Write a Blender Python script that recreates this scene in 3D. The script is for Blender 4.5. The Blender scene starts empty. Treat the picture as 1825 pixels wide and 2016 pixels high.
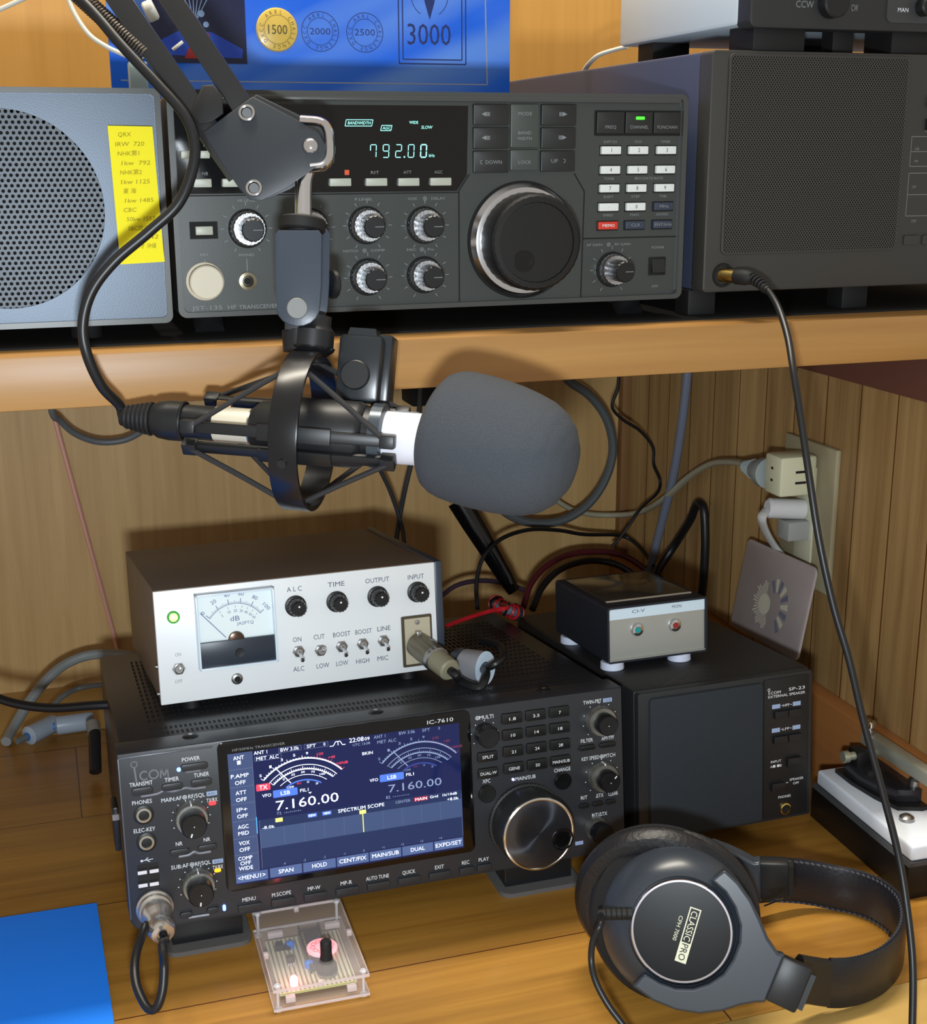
import bpy, bmesh, math, random
from math import radians as R_, sin, cos, pi
from mathutils import Vector as V, Matrix as M4, Euler
random.seed(7)
SC = bpy.context.scene
COL = SC.collection

# ------------------------------------------------------------------ camera, light, exposure
FPX = 2628.09
CAMP = V((-0.6505, -1.4106, 0.5008))
RC = M4.Rotation(-0.3086, 3, 'Z') @ M4.Rotation(-0.2613, 3, 'X') @ M4.Rotation(0.0041, 3, 'Y')
cam_d = bpy.data.cameras.new('camera')
cam = bpy.data.objects.new('camera', cam_d); COL.objects.link(cam)
cam_d.sensor_fit = 'HORIZONTAL'; cam_d.sensor_width = 36.0
cam_d.lens = FPX / 1825 * 36.0
cam_d.clip_start = 0.02; cam_d.clip_end = 30
cam.matrix_world = M4.Translation(CAMP) @ (RC @ M4.Rotation(pi/2, 3, 'X')).to_4x4()
SC.camera = cam
SC.view_settings.view_transform = 'Standard'; SC.view_settings.look = 'None'
SC.view_settings.gamma = 1.0; SC.view_settings.use_curve_mapping = False
SC.view_settings.exposure = 0.0

def lamp(name, kind, loc, energy, col, size=None, size_y=None, target=None):
    d = bpy.data.lights.new(name, kind); o = bpy.data.objects.new(name, d); COL.objects.link(o)
    d.energy = energy; d.color = col; o.location = loc
    if kind == 'AREA':
        d.shape = 'RECTANGLE'; d.size = size; d.size_y = size_y or size
    elif size: d.shadow_soft_size = size
    if target is not None:
        o.rotation_euler = (V(target) - V(loc)).to_track_quat('-Z', 'Y').to_euler()
    return o
# ceiling tube lamp (parallel to the shelf) and the camera's own flash just below the lens
lamp('ceiling_light', 'AREA', (-0.55, -0.45, 1.95), 40, (1.0, 0.92, 0.78), 1.2, 0.10, (-0.55, -0.45, 0))
lamp('camera_flash', 'AREA', (-0.655, -1.40, 0.415), 5.8, (0.84, 0.93, 1.0), 0.045, 0.03, (-0.40, -0.40, 0.22))
W = bpy.data.worlds.new('room_ambient'); SC.world = W; W.use_nodes = True
W.node_tree.nodes['Background'].inputs[0].default_value = (1.0, 0.92, 0.82, 1)
W.node_tree.nodes['Background'].inputs[1].default_value = 0.52

def ray(px, py):
    return RC @ V(((px - 912.5) / FPX, 1.0, -(py - 1008) / FPX))
def at(px, py, depth):               # point at a given distance along the view axis (m)
    return CAMP + ray(px, py) * depth
def onY(px, py, y): d = ray(px, py); return CAMP + d * ((y - CAMP.y) / d.y)
def onX(px, py, x): d = ray(px, py); return CAMP + d * ((x - CAMP.x) / d.x)
def onZ(px, py, z=0.0): d = ray(px, py); return CAMP + d * ((z - CAMP.z) / d.z)

# ------------------------------------------------------------------ materials
def lin(c):
    return tuple(((x/255)/12.92 if x/255 <= .04045 else ((x/255+.055)/1.055)**2.4) for x in c)
MATS = {}
def mat(name, c, rough=.5, metal=0., emit=0., bump=0., bscale=800., spec=.5, trans=0., alpha=1., coat=0., aniso=0., ecol=None, ior=1.45, mottle=0.):
    if name in MATS: return MATS[name]
    m = bpy.data.materials.new(name); m.use_nodes = True
    nt = m.node_tree; b = nt.nodes['Principled BSDF']
    col = lin(c) + (1,)
    b.inputs['Base Color'].default_value = col
    b.inputs['Roughness'].default_value = rough; b.inputs['Metallic'].default_value = metal
    b.inputs['Specular IOR Level'].default_value = spec; b.inputs['IOR'].default_value = ior
    b.inputs['Transmission Weight'].default_value = trans; b.inputs['Alpha'].default_value = alpha
    b.inputs['Coat Weight'].default_value = coat; b.inputs['Anisotropic'].default_value = aniso
    if emit:
        b.inputs['Emission Color'].default_value = (lin(ecol) + (1,)) if ecol else col
        b.inputs['Emission Strength'].default_value = emit
    if bump or mottle:
        tc = nt.nodes.new('ShaderNodeTexCoord'); n = nt.nodes.new('ShaderNodeTexNoise')
        n.inputs['Scale'].default_value = bscale; n.inputs['Detail'].default_value = 3
        nt.links.new(tc.outputs['Object'], n.inputs['Vector'])
        if bump:
            bp = nt.nodes.new('ShaderNodeBump'); bp.inputs['Strength'].default_value = bump
            bp.inputs['Distance'].default_value = .0006
            nt.links.new(n.outputs['Fac'], bp.inputs['Height']); nt.links.new(bp.outputs['Normal'], b.inputs['Normal'])
        if mottle:
            mx = nt.nodes.new('ShaderNodeMix'); mx.data_type = 'RGBA'
            mx.inputs[6].default_value = tuple(v*(1-mottle) for v in col[:3]) + (1,)
            mx.inputs[7].default_value = tuple(min(1, v*(1+mottle)) for v in col[:3]) + (1,)
            nt.links.new(n.outputs['Fac'], mx.inputs[0]); nt.links.new(mx.outputs[2], b.inputs['Base Color'])
    MATS[name] = m; return m

def wood(name, c_dark, c_light, axis='X', scale=1.0, rough=.45, planks=None, seam=None, contrast=1.0, knots=False, coat=0., off=(0,0,0)):
    """streaky grain along `axis`; planks=(width_across, length) draws board seams"""
    m = bpy.data.materials.new(name); m.use_nodes = True; MATS[name] = m
    nt = m.node_tree; N = nt.nodes; L = nt.links; b = N['Principled BSDF']
    b.inputs['Roughness'].default_value = rough; b.inputs['Coat Weight'].default_value = coat; b.inputs['Coat Roughness'].default_value = .25
    tc = N.new('ShaderNodeTexCoord'); mp = N.new('ShaderNodeMapping'); L.new(tc.outputs['Object'], mp.inputs[0])
    s = {'X': (2.2, 60, 60), 'Y': (60, 2.2, 60), 'Z': (60, 60, 2.2)}[axis]
    mp.inputs['Scale'].default_value = tuple(v*scale for v in s); mp.inputs['Location'].default_value = off
    n1 = N.new('ShaderNodeTexNoise'); n1.inputs['Scale'].default_value = 1.0; n1.inputs['Detail'].default_value = 6; n1.inputs['Roughness'].default_value = .62
    n1.inputs['Distortion'].default_value = .35
    L.new(mp.outputs[0], n1.inputs['Vector'])
    mp2 = N.new('ShaderNodeMapping'); L.new(tc.outputs['Object'], mp2.inputs[0])
    s2 = {'X': (1.2, 11, 11), 'Y': (11, 1.2, 11), 'Z': (11, 11, 1.2)}[axis]
    mp2.inputs['Scale'].default_value = tuple(v*scale for v in s2)
    n2 = N.new('ShaderNodeTexNoise'); n2.inputs['Scale'].default_value = 1.0; n2.inputs['Detail'].default_value = 3; n2.inputs['Distortion'].default_value = 1.1
    L.new(mp2.outputs[0], n2.inputs['Vector'])
    mx = N.new('ShaderNodeMath'); mx.operation = 'MULTIPLY_ADD'; mx.inputs[1].default_value = .55
    L.new(n1.outputs['Fac'], mx.inputs[0])
    ma = N.new('ShaderNodeMath'); ma.operation = 'MULTIPLY'; ma.inputs[1].default_value = .45; L.new(n2.outputs['Fac'], ma.inputs[0]); L.new(ma.outputs[0], mx.inputs[2])
    cr = N.new('ShaderNodeValToRGB'); L.new(mx.outputs[0], cr.inputs[0])
    w = .16/contrast
    cr.color_ramp.elements[0].position = .5-w; cr.color_ramp.elements[0].color = lin(c_dark)+(1,)
    cr.color_ramp.elements[1].position = .5+w; cr.color_ramp.elements[1].color = lin(c_light)+(1,)
    out = cr.outputs[0]
    if planks:
        wd, ln, orient = planks
        mp3 = N.new('ShaderNodeMapping'); L.new(tc.outputs['Object'], mp3.inputs[0])
        mp3.inputs['Rotation'].default_value = orient
        if seam and len(seam) > 2: mp3.inputs['Location'].default_value = seam[2]
        br = N.new('ShaderNodeTexBrick'); L.new(mp3.outputs[0], br.inputs['Vector'])
        br.inputs['Scale'].default_value = 1; br.inputs['Brick Width'].default_value = ln; br.inputs['Row Height'].default_value = wd
        br.inputs['Mortar Size'].default_value = seam[0]; br.inputs['Mortar Smooth'].default_value = .3
        br.inputs['Color1'].default_value = (.9, .9, .9, 1); br.inputs['Color2'].default_value = (1.05, 1.04, 1.02, 1)
        br.inputs['Mortar'].default_value = tuple(lin(seam[1])) + (1,); br.offset = .42
        mm = N.new('ShaderNodeMix'); mm.data_type = 'RGBA'; mm.blend_type = 'MULTIPLY'; mm.inputs[0].default_value = 1
        L.new(out, mm.inputs[6]); L.new(br.outputs['Color'], mm.inputs[7]); out = mm.outputs[2]
    L.new(out, b.inputs['Base Color'])
    bp = N.new('ShaderNodeBump'); bp.inputs['Strength'].default_value = .12; bp.inputs['Distance'].default_value = .0005
    L.new(n1.outputs['Fac'], bp.inputs['Height']); L.new(bp.outputs['Normal'], b.inputs['Normal'])
    return m

def perforated(name, c, pitch, rad, rough=.4, metal=.3, flat=1.0):
    """sheet metal with a staggered pattern of real (transparent) holes in the local XZ plane"""
    m = bpy.data.materials.new(name); m.use_nodes = True; MATS[name] = m
    nt = m.node_tree; N = nt.nodes; L = nt.links; b = N['Principled BSDF']
    b.inputs['Base Color'].default_value = lin(c)+(1,); b.inputs['Roughness'].default_value = rough; b.inputs['Metallic'].default_value = metal
    tc = N.new('ShaderNodeTexCoord'); sp = N.new('ShaderNodeSeparateXYZ'); L.new(tc.outputs['Object'], sp.inputs[0])
    def mth(op, a, bb=None, c3=None):
        n = N.new('ShaderNodeMath'); n.operation = op
        for i, v in enumerate((a, bb, c3)):
            if v is None: continue
            if hasattr(v, 'is_linked'): L.new(v, n.inputs[i])
            else: n.inputs[i].default_value = v
        return n.outputs[0]
    px_, pz_ = pitch, pitch*math.sqrt(3)*flat
    def lat(ox, oz):
        u = mth('WRAP', mth('ADD', sp.outputs[0], ox), px_/2, -px_/2)
        v = mth('WRAP', mth('ADD', sp.outputs[2], oz), pz_/2, -pz_/2)
        return mth('ADD', mth('MULTIPLY', u, u), mth('MULTIPLY', v, v))
    d = mth('MINIMUM', lat(0, 0), lat(px_/2, pz_/2))
    al = mth('GREATER_THAN', d, rad*rad)
    L.new(al, b.inputs['Alpha'])
    return m

# ------------------------------------------------------------------ mesh builder (millimetres in, metres out)
_TXT = {}
def text_mesh(s):
    if s in _TXT: return _TXT[s]
    cu = bpy.data.curves.new('t', 'FONT'); cu.body = s; cu.size = 1; cu.resolution_u = 2; cu.fill_mode = 'FRONT'
    ob = bpy.data.objects.new('t', cu)
    me = bpy.data.meshes.new_from_object(ob)
    vs = [v.co.copy() for v in me.vertices]; fs = [tuple(p.vertices) for p in me.polygons]
    bpy.data.objects.remove(ob); bpy.data.curves.remove(cu); bpy.data.meshes.remove(me)
    if vs:
        x0 = min(v.x for v in vs); x1 = max(v.x for v in vs)
    else: x0, x1 = 0, 1
    _TXT[s] = (vs, fs, x0, x1); return _TXT[s]
CAP = None
class MB:
    def __init__(s): s.v = []; s.f = []; s.fm = []; s.mats = []
    def slot(s, m):
        if m not in s.mats: s.mats.append(m)
        return s.mats.index(m)
    def add(s, vs, fs, m, T=None):
        o = len(s.v); k = s.slot(m)
        s.v += [(T @ V(v)) if T is not None else V(v) for v in vs]
        for f in fs: s.f.append(tuple(i+o for i in f)); s.fm.append(k)
        return s
    def box(s, x0, x1, y0, y1, z0, z1, m, b=0., seg=2, T=None, edges=None):
        bm = bmesh.new(); bmesh.ops.create_cube(bm, size=1)
        for v in bm.verts: v.co = V(((x0+x1)/2+v.co.x*(x1-x0), (y0+y1)/2+v.co.y*(y1-y0), (z0+z1)/2+v.co.z*(z1-z0)))
        if b > 0:
            es = bm.edges[:]
            if edges: es = [e for e in bm.edges if edges(*[v.co for v in e.verts])]
            bmesh.ops.bevel(bm, geom=es, offset=b, segments=seg, profile=.5, affect='EDGES')
        return s.frombm(bm, m, T)
    def frombm(s, bm, m, T=None):
        bm.verts.index_update()
        s.add([v.co.copy() for v in bm.verts], [tuple(v.index for v in f.verts) for f in bm.faces], m, T); bm.free(); return s
    def prism(s, poly, y0, y1, m, T=None, b=0., plane='XZ'):
        bm = bmesh.new()
        if plane == 'XZ': mk = lambda p, t: V((p[0], t, p[1]))
        elif plane == 'XY': mk = lambda p, t: V((p[0], p[1], t))
        else: mk = lambda p, t: V((t, p[0], p[1]))
        a = [bm.verts.new(mk(p, y0)) for p in poly]; c = [bm.verts.new(mk(p, y1)) for p in poly]
        n = len(poly); fa = bm.faces.new(a); bm.faces.new(c[::-1])
        for i in range(n): bm.faces.new((a[i], c[i], c[(i+1) % n], a[(i+1) % n]))
        bmesh.ops.recalc_face_normals(bm, faces=bm.faces)
        if b > 0: bmesh.ops.bevel(bm, geom=[e for e in fa.edges], offset=b, segments=2, profile=.5, affect='EDGES')
        return s.frombm(bm, m, T)
    def rrect(s, x0, x1, z0, z1, r, y0, y1, m, T=None, b=0., n=5, corners=(1,1,1,1)):
        return s.prism(rr(x0, x1, z0, z1, r, n, corners), y0, y1, m, T, b)
    def lathe(s, prof, o, ax, m, n=32, T=None, knurl=0, kn=0., close=False):
        """prof: [(radius, height along ax)]"""
        o = V(o); ax = V(ax).normalized(); q = ax.to_track_quat('Z', 'Y').to_matrix()
        vs = []; fs = []; k = len(prof)
        for (r, h) in prof:
            for j in range(n):
                a = 2*pi*j/n; rr_ = r*(1+(kn if (knurl and j % 2) else 0))
                vs.append(o + q @ V((rr_*cos(a), rr_*sin(a), h)))
        for i in range(k-1):
            for j in range(n):
                fs.append((i*n+j, i*n+(j+1) % n, (i+1)*n+(j+1) % n, (i+1)*n+j))
        if not close:
            if prof[0][0] > 1e-6: fs.append(tuple(range(n))[::-1])
            if prof[-1][0] > 1e-6: fs.append(tuple((k-1)*n+j for j in range(n)))
        return s.add(vs, fs, m, T)
    def cyl(s, p0, p1, r, m, n=24, r1=None, T=None, b=0.):
        p0 = V(p0); p1 = V(p1); h = (p1-p0).length; r1 = r if r1 is None else r1
        pr = [(r, 0), (r1, h)] if b <= 0 else [(r-b, 0), (r, b), (r1, h-b), (r1-b, h)]
        return s.lathe(pr, p0, p1-p0, m, n, T)
    def ring(s, c, ax, R, r, m, n=40, k=10, T=None, sx=1.0):
        q = V(ax).normalized().to_track_quat('Z', 'Y').to_matrix(); vs = []; fs = []
        for i in range(n):
            a = 2*pi*i/n; d = V((cos(a)*sx, sin(a), 0))
            for j in range(k):
                t = 2*pi*j/k; vs.append(V(c)+q @ (d*(R+r*cos(t))+V((0, 0, r*sin(t)))))
        for i in range(n):
            for j in range(k): fs.append((i*k+j, ((i+1) % n)*k+j, ((i+1) % n)*k+(j+1) % k, i*k+(j+1) % k))
        return s.add(vs, fs, m, T)
    def tube(s, pts, r, m, n=10, sub=6, T=None, flat=None, smooth=True, taper=None):
        pts = [V(p) for p in pts]; P = catmull(pts, sub) if smooth and len(pts) > 2 else pts
        vs = []; fs = []; up = None; K = len(P)
        for i, p in enumerate(P):
            t = (P[min(i+1, K-1)]-P[max(i-1, 0)]).normalized()
            if up is None:
                up = V((0, 0, 1)) if abs(t.z) < .9 else V((0, 1, 0))
            a = t.cross(up).normalized(); up = a.cross(t).normalized()
            rr_ = r if taper is None else r*(taper[0]+(taper[1]-taper[0])*i/(K-1))
            for j in range(n):
                th = 2*pi*j/n; vs.append(p + a*(cos(th)*rr_*(flat or 1)) + up*(sin(th)*rr_))
        for i in range(K-1):
            for j in range(n): fs.append((i*n+j, i*n+(j+1) % n, (i+1)*n+(j+1) % n, (i+1)*n+j))
        fs.append(tuple(range(n))[::-1]); fs.append(tuple((K-1)*n+j for j in range(n)))
        return s.add(vs, fs, m, T)
    def quad(s, a, b, c, d, m, T=None): return s.add([a, b, c, d], [(0, 1, 2, 3)], m, T)
    def rect(s, x0, x1, z0, z1, m, y=-.12, T=None):
        return s.add([(x0, y, z0), (x1, y, z0), (x1, y, z1), (x0, y, z1)], [(0, 1, 2, 3)], m, T)
    def text(s, t, x, z, h, m, w=None, y=-.12, align='C', rot=0., T=None, sx=.86, shear=0.):
        """flat lettering in the XZ plane; z is the middle of the capitals, h their height, w the total width"""
        vs, fs, a, b = text_mesh(t)
        if not vs: return s
        k = h/.69; kx = (w/(b-a)) if w else k*sx
        off = {'C': -(a+b)/2, 'L': -a, 'R': -b}[align]; c, sn = cos(rot), sin(rot)
        out = []
        for v in vs:
            u = (v.x+off)*kx + shear*v.y*k; q = v.y*k-h/2
            out.append((x+u*c-q*sn, y, z+u*sn+q*c))
        return s.add(out, fs, m, T)
    def line(s, p, q, wd, m, y=-.12, T=None):
        p = V((p[0], p[1])); q = V((q[0], q[1])); d = (q-p).normalized(); n = V((-d.y, d.x))*wd/2
        return s.add([(p.x-n.x, y, p.y-n.y), (q.x-n.x, y, q.y-n.y), (q.x+n.x, y, q.y+n.y), (p.x+n.x, y, p.y+n.y)], [(0, 1, 2, 3)], m, T)
    def arc(s, cx, cz, rx, rz, a0, a1, wd, m, y=-.12, n=24, T=None):
        vs = []; fs = []
        for i in range(n+1):
            a = R_(a0+(a1-a0)*i/n)
            vs += [(cx+(rx-wd/2)*cos(a), y, cz+(rz-wd/2)*sin(a)), (cx+(rx+wd/2)*cos(a), y, cz+(rz+wd/2)*sin(a))]
        for i in range(n): fs.append((2*i, 2*i+2, 2*i+3, 2*i+1) if a1 < a0 else (2*i, 2*i+1, 2*i+3, 2*i+2))
        return s.add(vs, fs, m, T)
    def disc(s, x, z, r, m, y=-.12, n=24, T=None):
        return s.add([(x+r*cos(2*pi*i/n), y, z+r*sin(2*pi*i/n)) for i in range(n)], [tuple(range(n))], m, T)
    def build(s, name, parent=None, world=False, sharp=35, base=None, flipy=False):
        me = bpy.data.meshes.new(name)
        if flipy: s.v = [V((v.x, -v.y, v.z)) for v in s.v]; s.f = [tuple(f[::-1]) for f in s.f]
        vs = [v*.001 for v in s.v]; loc = V((0, 0, 0))
        if world and parent is not None:
            inv = parent.matrix_world.inverted(); vs = [inv @ v for v in vs]
        if parent is None:
            if base is None:
                loc = V((sum(v.x for v in vs)/len(vs), sum(v.y for v in vs)/len(vs), min(v.z for v in vs)))
            else: loc = V(base)
            vs = [v-loc for v in vs]
        me.from_pydata([tuple(v) for v in vs], [], s.f)
        for m in s.mats: me.materials.append(m)
        me.polygons.foreach_set('material_index', s.fm)
        me.polygons.foreach_set('use_smooth', [True]*len(s.f))
        me.validate(); me.update(); me.set_sharp_from_angle(angle=R_(sharp))
        ob = bpy.data.objects.new(name, me); COL.objects.link(ob)
        if parent is not None: ob.parent = parent
        else: ob.location = loc
        return ob
def rr(x0, x1, z0, z1, r, n=5, corners=(1,1,1,1)):
    """rounded rectangle outline, corners order: bl, br, tr, tl"""
    out = []
    for (cx, cz, a0), on in zip(((x0+r, z0+r, 180), (x1-r, z0+r, 270), (x1-r, z1-r, 0), (x0+r, z1-r, 90)), corners):
        if not on:
            out.append((x0 if a0 in (180, 90) else x1, z0 if a0 in (180, 270) else z1)); continue
        for i in range(n+1):
            a = R_(a0+90*i/n); out.append((cx+r*cos(a), cz+r*sin(a)))
    return out
def catmull(p, sub):
    out = []
    q = [p[0]*2-p[1]] + p + [p[-1]*2-p[-2]]
    for i in range(1, len(q)-2):
        for j in range(sub):
            t = j/sub; a, b, c, d = q[i-1], q[i], q[i+1], q[i+2]
            out.append(.5*((2*b)+(c-a)*t+(2*a-5*b+4*c-d)*t*t+(3*b-a-3*c+d)*t**3))
    out.append(p[-1]); return out
def mm(v): return V(v)*1000
def tag(o, label, cat, group=None, kind=None):
    o['label'] = label; o['category'] = cat
    if group: o['group'] = group
    if kind: o['kind'] = kind
    return o
def struct(o): o['kind'] = 'structure'; return o
def thing(name, label, cat, mtx, group=None):
    o = bpy.data.objects.new(name, None); COL.objects.link(o); o.empty_display_size = .02
    o.matrix_world = mtx; tag(o, label, cat, group); o['_m'] = 1; del o['_m']
    bpy.context.view_layer.update(); return o
def frame(loc, R): return M4.Translation(V(loc)) @ R.to_4x4()
def Rzx(yaw, tilt): return M4.Rotation(yaw, 3, 'Z') @ M4.Rotation(-tilt, 3, 'X')
RI = Rzx(.0036, .1169); RS = Rzx(.0183, .0853); RJ = Rzx(.0064, 0); RA = RI @ M4.Rotation(.0391, 3, 'Z')
OI = V((-.6251, -.6386, .0274)); OS = V((-.2743, -.6332, .0266)); OJ = V((-.5695, -.6002, .4080))
OA = V((-.5915, -.5543, .1444)); OM = V((-.2729, -.5723, .1406)); ON = V((-.2290, -.6026, .5646))
SHZ = .3939   # shelf top
YB, XW = -.10, -.046   # back wall, right side panel

# shared materials
BLACK = mat('black_plastic', (24, 25, 27), .42)
SATIN = mat('satin_black_metal', (30, 31, 33), .38, bump=.06)
DARK = mat('dark_panel', (38, 40, 42), .38, bump=.05, bscale=1500)
RUB = mat('black_rubber', (15, 15, 16), .65)
MATTE = mat('matte_black', (12, 12, 13), .8)
CHROME = mat('chrome', (215, 215, 218), .12, 1.)
STEEL = mat('dull_steel', (165, 165, 165), .32, 1.)
WHITE_INK = mat('white_ink', (225, 230, 235), .6)
GREY_INK = mat('grey_ink', (125, 128, 130), .6)
BLUE_INK = mat('pale_blue_ink', (150, 170, 205), .6)
BLACK_INK = mat('black_ink', (45, 50, 62), .6)
GLASS = mat('clear_acrylic', (245, 245, 245), .05, trans=1., ior=1.2)
CABLE_B = mat('black_cable', (22, 23, 25), .38)
CABLE_G = mat('grey_cable', (98, 102, 104), .5)
CABLE_W = mat('white_cable', (205, 203, 192), .5)
GOLD = mat('gold_plate', (220, 190, 110), .25, 1.)

# ------------------------------------------------------------------ the setting
WOOD_BACK = wood('back_panel_wood', (174, 138, 84), (208, 174, 118), 'Z', 1.6, .5, contrast=.8)
WOOD_SIDE = wood('pine_cladding_wood', (132, 98, 58), (186, 154, 102), 'Z', 1.3, .5, planks=(.047, 3.0, (0, R_(90), 0)), seam=(.0009, (150, 112, 70), (0, .004, 0)), contrast=1.05)
WOOD_DESK = wood('desk_oak', (126, 84, 30), (178, 129, 54), 'X', 1.5, .36, planks=(.135, .62, (0, 0, 0)), seam=(.0006, (120, 84, 50), (.568, .5395, 0)), contrast=.85, coat=.15)
WOOD_TRIM = wood('pale_edge_wood', (168, 134, 68), (204, 168, 98), 'X', 1.2, .45, contrast=.6)
WOOD_SHELF = wood('shelf_pine', (138, 97, 48), (180, 135, 77), 'X', 1.0, .42, contrast=.75)
WOOD_DK = wood('dark_rail_wood', (78, 44, 34), (96, 58, 44), 'Y', 1.0, .6, contrast=.5)
WOOD_CEIL = mat('plaster', (200, 196, 186), .9)

b = MB(); b.box(-1600, 600, -100, -80, -300, 378, WOOD_BACK); struct(b.build('wall_back', base=(-.5, -.09, -.3)))
WOOD_UP = wood('upper_panel_wood', (200, 142, 62), (228, 172, 88), 'Z', 1.2, .4, contrast=.6)
b = MB(); b.box(-1600, 600, -100, -80, 378, 1400, WOOD_UP); struct(b.build('wall_back', base=(-.5, -.09, .378)))
b = MB(); b.box(-46, -26, -797, -100, -300, 363, WOOD_SIDE); struct(b.build('wall_right', base=(-.036, -.48, -.3)))
b = MB(); b.box(-62, -46, -790, -100, -12, 69, wood('skirting_wood', (140, 88, 44), (176, 118, 64), 'Y', 1.2, .5, contrast=.6), b=1.5); struct(b.build('baseboard_right', base=(-.054, -.45, -.012)))
b = MB(); b.box(-58, -46, -634, -100, 331, 363, WOOD_DK, b=.8); struct(b.build('trim_1', base=(-.052, -.4, .331)))
b = MB(); b.box(-1600, -46, -250, -100, -40, -12, WOOD_TRIM, b=1); struct(b.build('trim_2', base=(-.8, -.17, -.04)))
# corner strip where the back panel meets the cladding
b = MB(); b.box(-56, -46, -112, -100, 69, 363, wood('corner_strip_wood', (120, 84, 46), (140, 102, 60), 'Z', 1, .6), b=.8); struct(b.build('trim_3', base=(-.051, -.106, .069)))
b = MB()
b.box(-1500, -46, -798, -250, -30, 0, WOOD_DESK, b=.8)
desk = bpy.data.objects.new('desk', None); COL.objects.link(desk); desk.location = (-.7, -.55, -.03); bpy.context.view_layer.update()
tag(desk, 'orange oak desk top with plank seams and a pale front edge', 'desk')
b.build('desk_top', desk, world=True)
b = MB(); b.box(-1500, 300, -900, -798.6, -30, .4, WOOD_TRIM, b=1.5); b.build('edge_band', desk, world=True)['label'] = 'pale wood edge band'
b = MB()
b.box(-1500, 500, -634, -101, 363.2, 393.9, WOOD_SHELF, b=1.2); tag(b.build('shelf', base=(-.5, -.37, .3632)), 'thick pine shelf board carrying the upper row of radios', 'shelf')

b = MB(); b.prism(rr(-1500, 500, -608, -110, 3), 393.9, 395.2, mat('shelf_shade_black', (14, 14, 14), .9), plane='XY'); tag(b.build('mat'), 'thin black sheet added as the shade under the radios on the shelf', 'mat')  # the object named mat is a dark sheet added in place of the shade beneath the shelf radios
# thin copper-pink rod leaning on the back wall and cables behind the desk
b = MB(); b.cyl(mm(onY(103, 806, -.112)), mm(onY(232, 1278, -.106)), 2.4, mat('pink_copper', (222, 168, 150), .4, .3), 10)
tag(b.build('rod'), 'thin pinkish copper rod leaning against the back wall at left', 'rod')

def cable(name, label, cat, pts, r, m, n=10, group=None, **k):
    pts = [V((p[0], p[1], max(p[2], r*.001+.0003))) if p[1] > -.9 and p[1] < -.25 else V(p) for p in pts]
    b = MB(); b.tube([mm(p) for p in pts], r, m, n, **k); o = b.build(name); tag(o, label, cat, group); return o

# ------------------------------------------------------------------ generic controls
KN_CHROME = mat('knurled_chrome', (190, 192, 196), .28, 1., bump=.3, bscale=1500)
KN_BLK = mat('knob_black', (20, 21, 23), .35)
def named(o, lab=None):
    if lab: o['label'] = lab
    return o
def push(par, x0, x1, z0, z1, m, h=2.0, r=.8, txt=None, tm=None, th=1.6, name='button', tw=None, tz=None, lab=None, b=.35):
    """button as a part, optional lettering printed on its face"""
    q = MB(); q.rrect(x0, x1, z0, z1, min(r, (z1-z0)*.49, (x1-x0)*.49), -h, .3, m, b=min(b, h*.4))
    if txt: q.text(txt, (x0+x1)/2, (z0+z1)/2 if tz is None else tz, th, tm or WHITE_INK, w=tw, y=-h-.12)
    return named(q.build(name, par), lab)

# ------------------------------------------------------------------ upper transceiver (green-grey, on the shelf)
mJ = frame(OJ, RJ)
J = thing('radio_transceiver', 'wide grey-green transceiver showing 792.00 with chrome-rimmed dial, on the shelf', 'radio', mJ)
JF = mat('grey_green_panel', (58, 62, 60), .33, spec=.5, bump=.05, bscale=1600)
JB = mat('grey_green_bezel', (66, 68, 66), .3)
JK = mat('charcoal_key', (30, 31, 30), .42)
b = MB(); b.box(4, 326, 22, 280, 2, 127, mat('grey_case', (52, 54, 56), .45), b=2); b.build('case', J)
b = MB()  # bezel frame around the panel
out = rr(0, 330, 0, 129.7, 5, 6, (1, 1, 1, 1)); inn = rr(3.2, 326.8, 3.0, 127.2, 3.4, 6)
def frame_ring(b, o, i, y0, y1, m):
    n = len(o); vs = [(p[0], y0, p[1]) for p in o]+[(p[0], y0, p[1]) for p in i]+[(p[0], y1, p[1]) for p in o]+[(p[0], y1, p[1]) for p in i]; fs = []
    for k in range(n):
        l = (k+1) % n
        fs += [(k, l, n+l, n+k), (k, 2*n+k, 2*n+l, l), (n+k, n+l, 3*n+l, 3*n+k), (2*n+k, 3*n+k, 3*n+l, 2*n+l)]
    b.add(vs, fs, m)
frame_ring(b, out, inn, -3, 24, JB)
b.box(5, 325, -3.6, 4, 124.2, 127.3, JB, b=.6)
b.build('bezel', J)
b = MB(); b.rrect(3.1, 326.9, 2.9, 127.3, 3.4, 0, 20, JF)
for (p, q, w) in [((175.5, 2.8), (175.5, 71.5), .9), ((175.5, 71.5), (182.3, 81.2), .9), ((252.6, 81.2), (259.8, 70), .9), ((259.8, 70), (258.6, 2.8), .9), ((259.5, 40.4), (326, 40.4), .9), ((5, 70.4), (175, 70.4), .7)]:
    b.line(p, q, w, MATTE, y=-.1)
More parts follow.
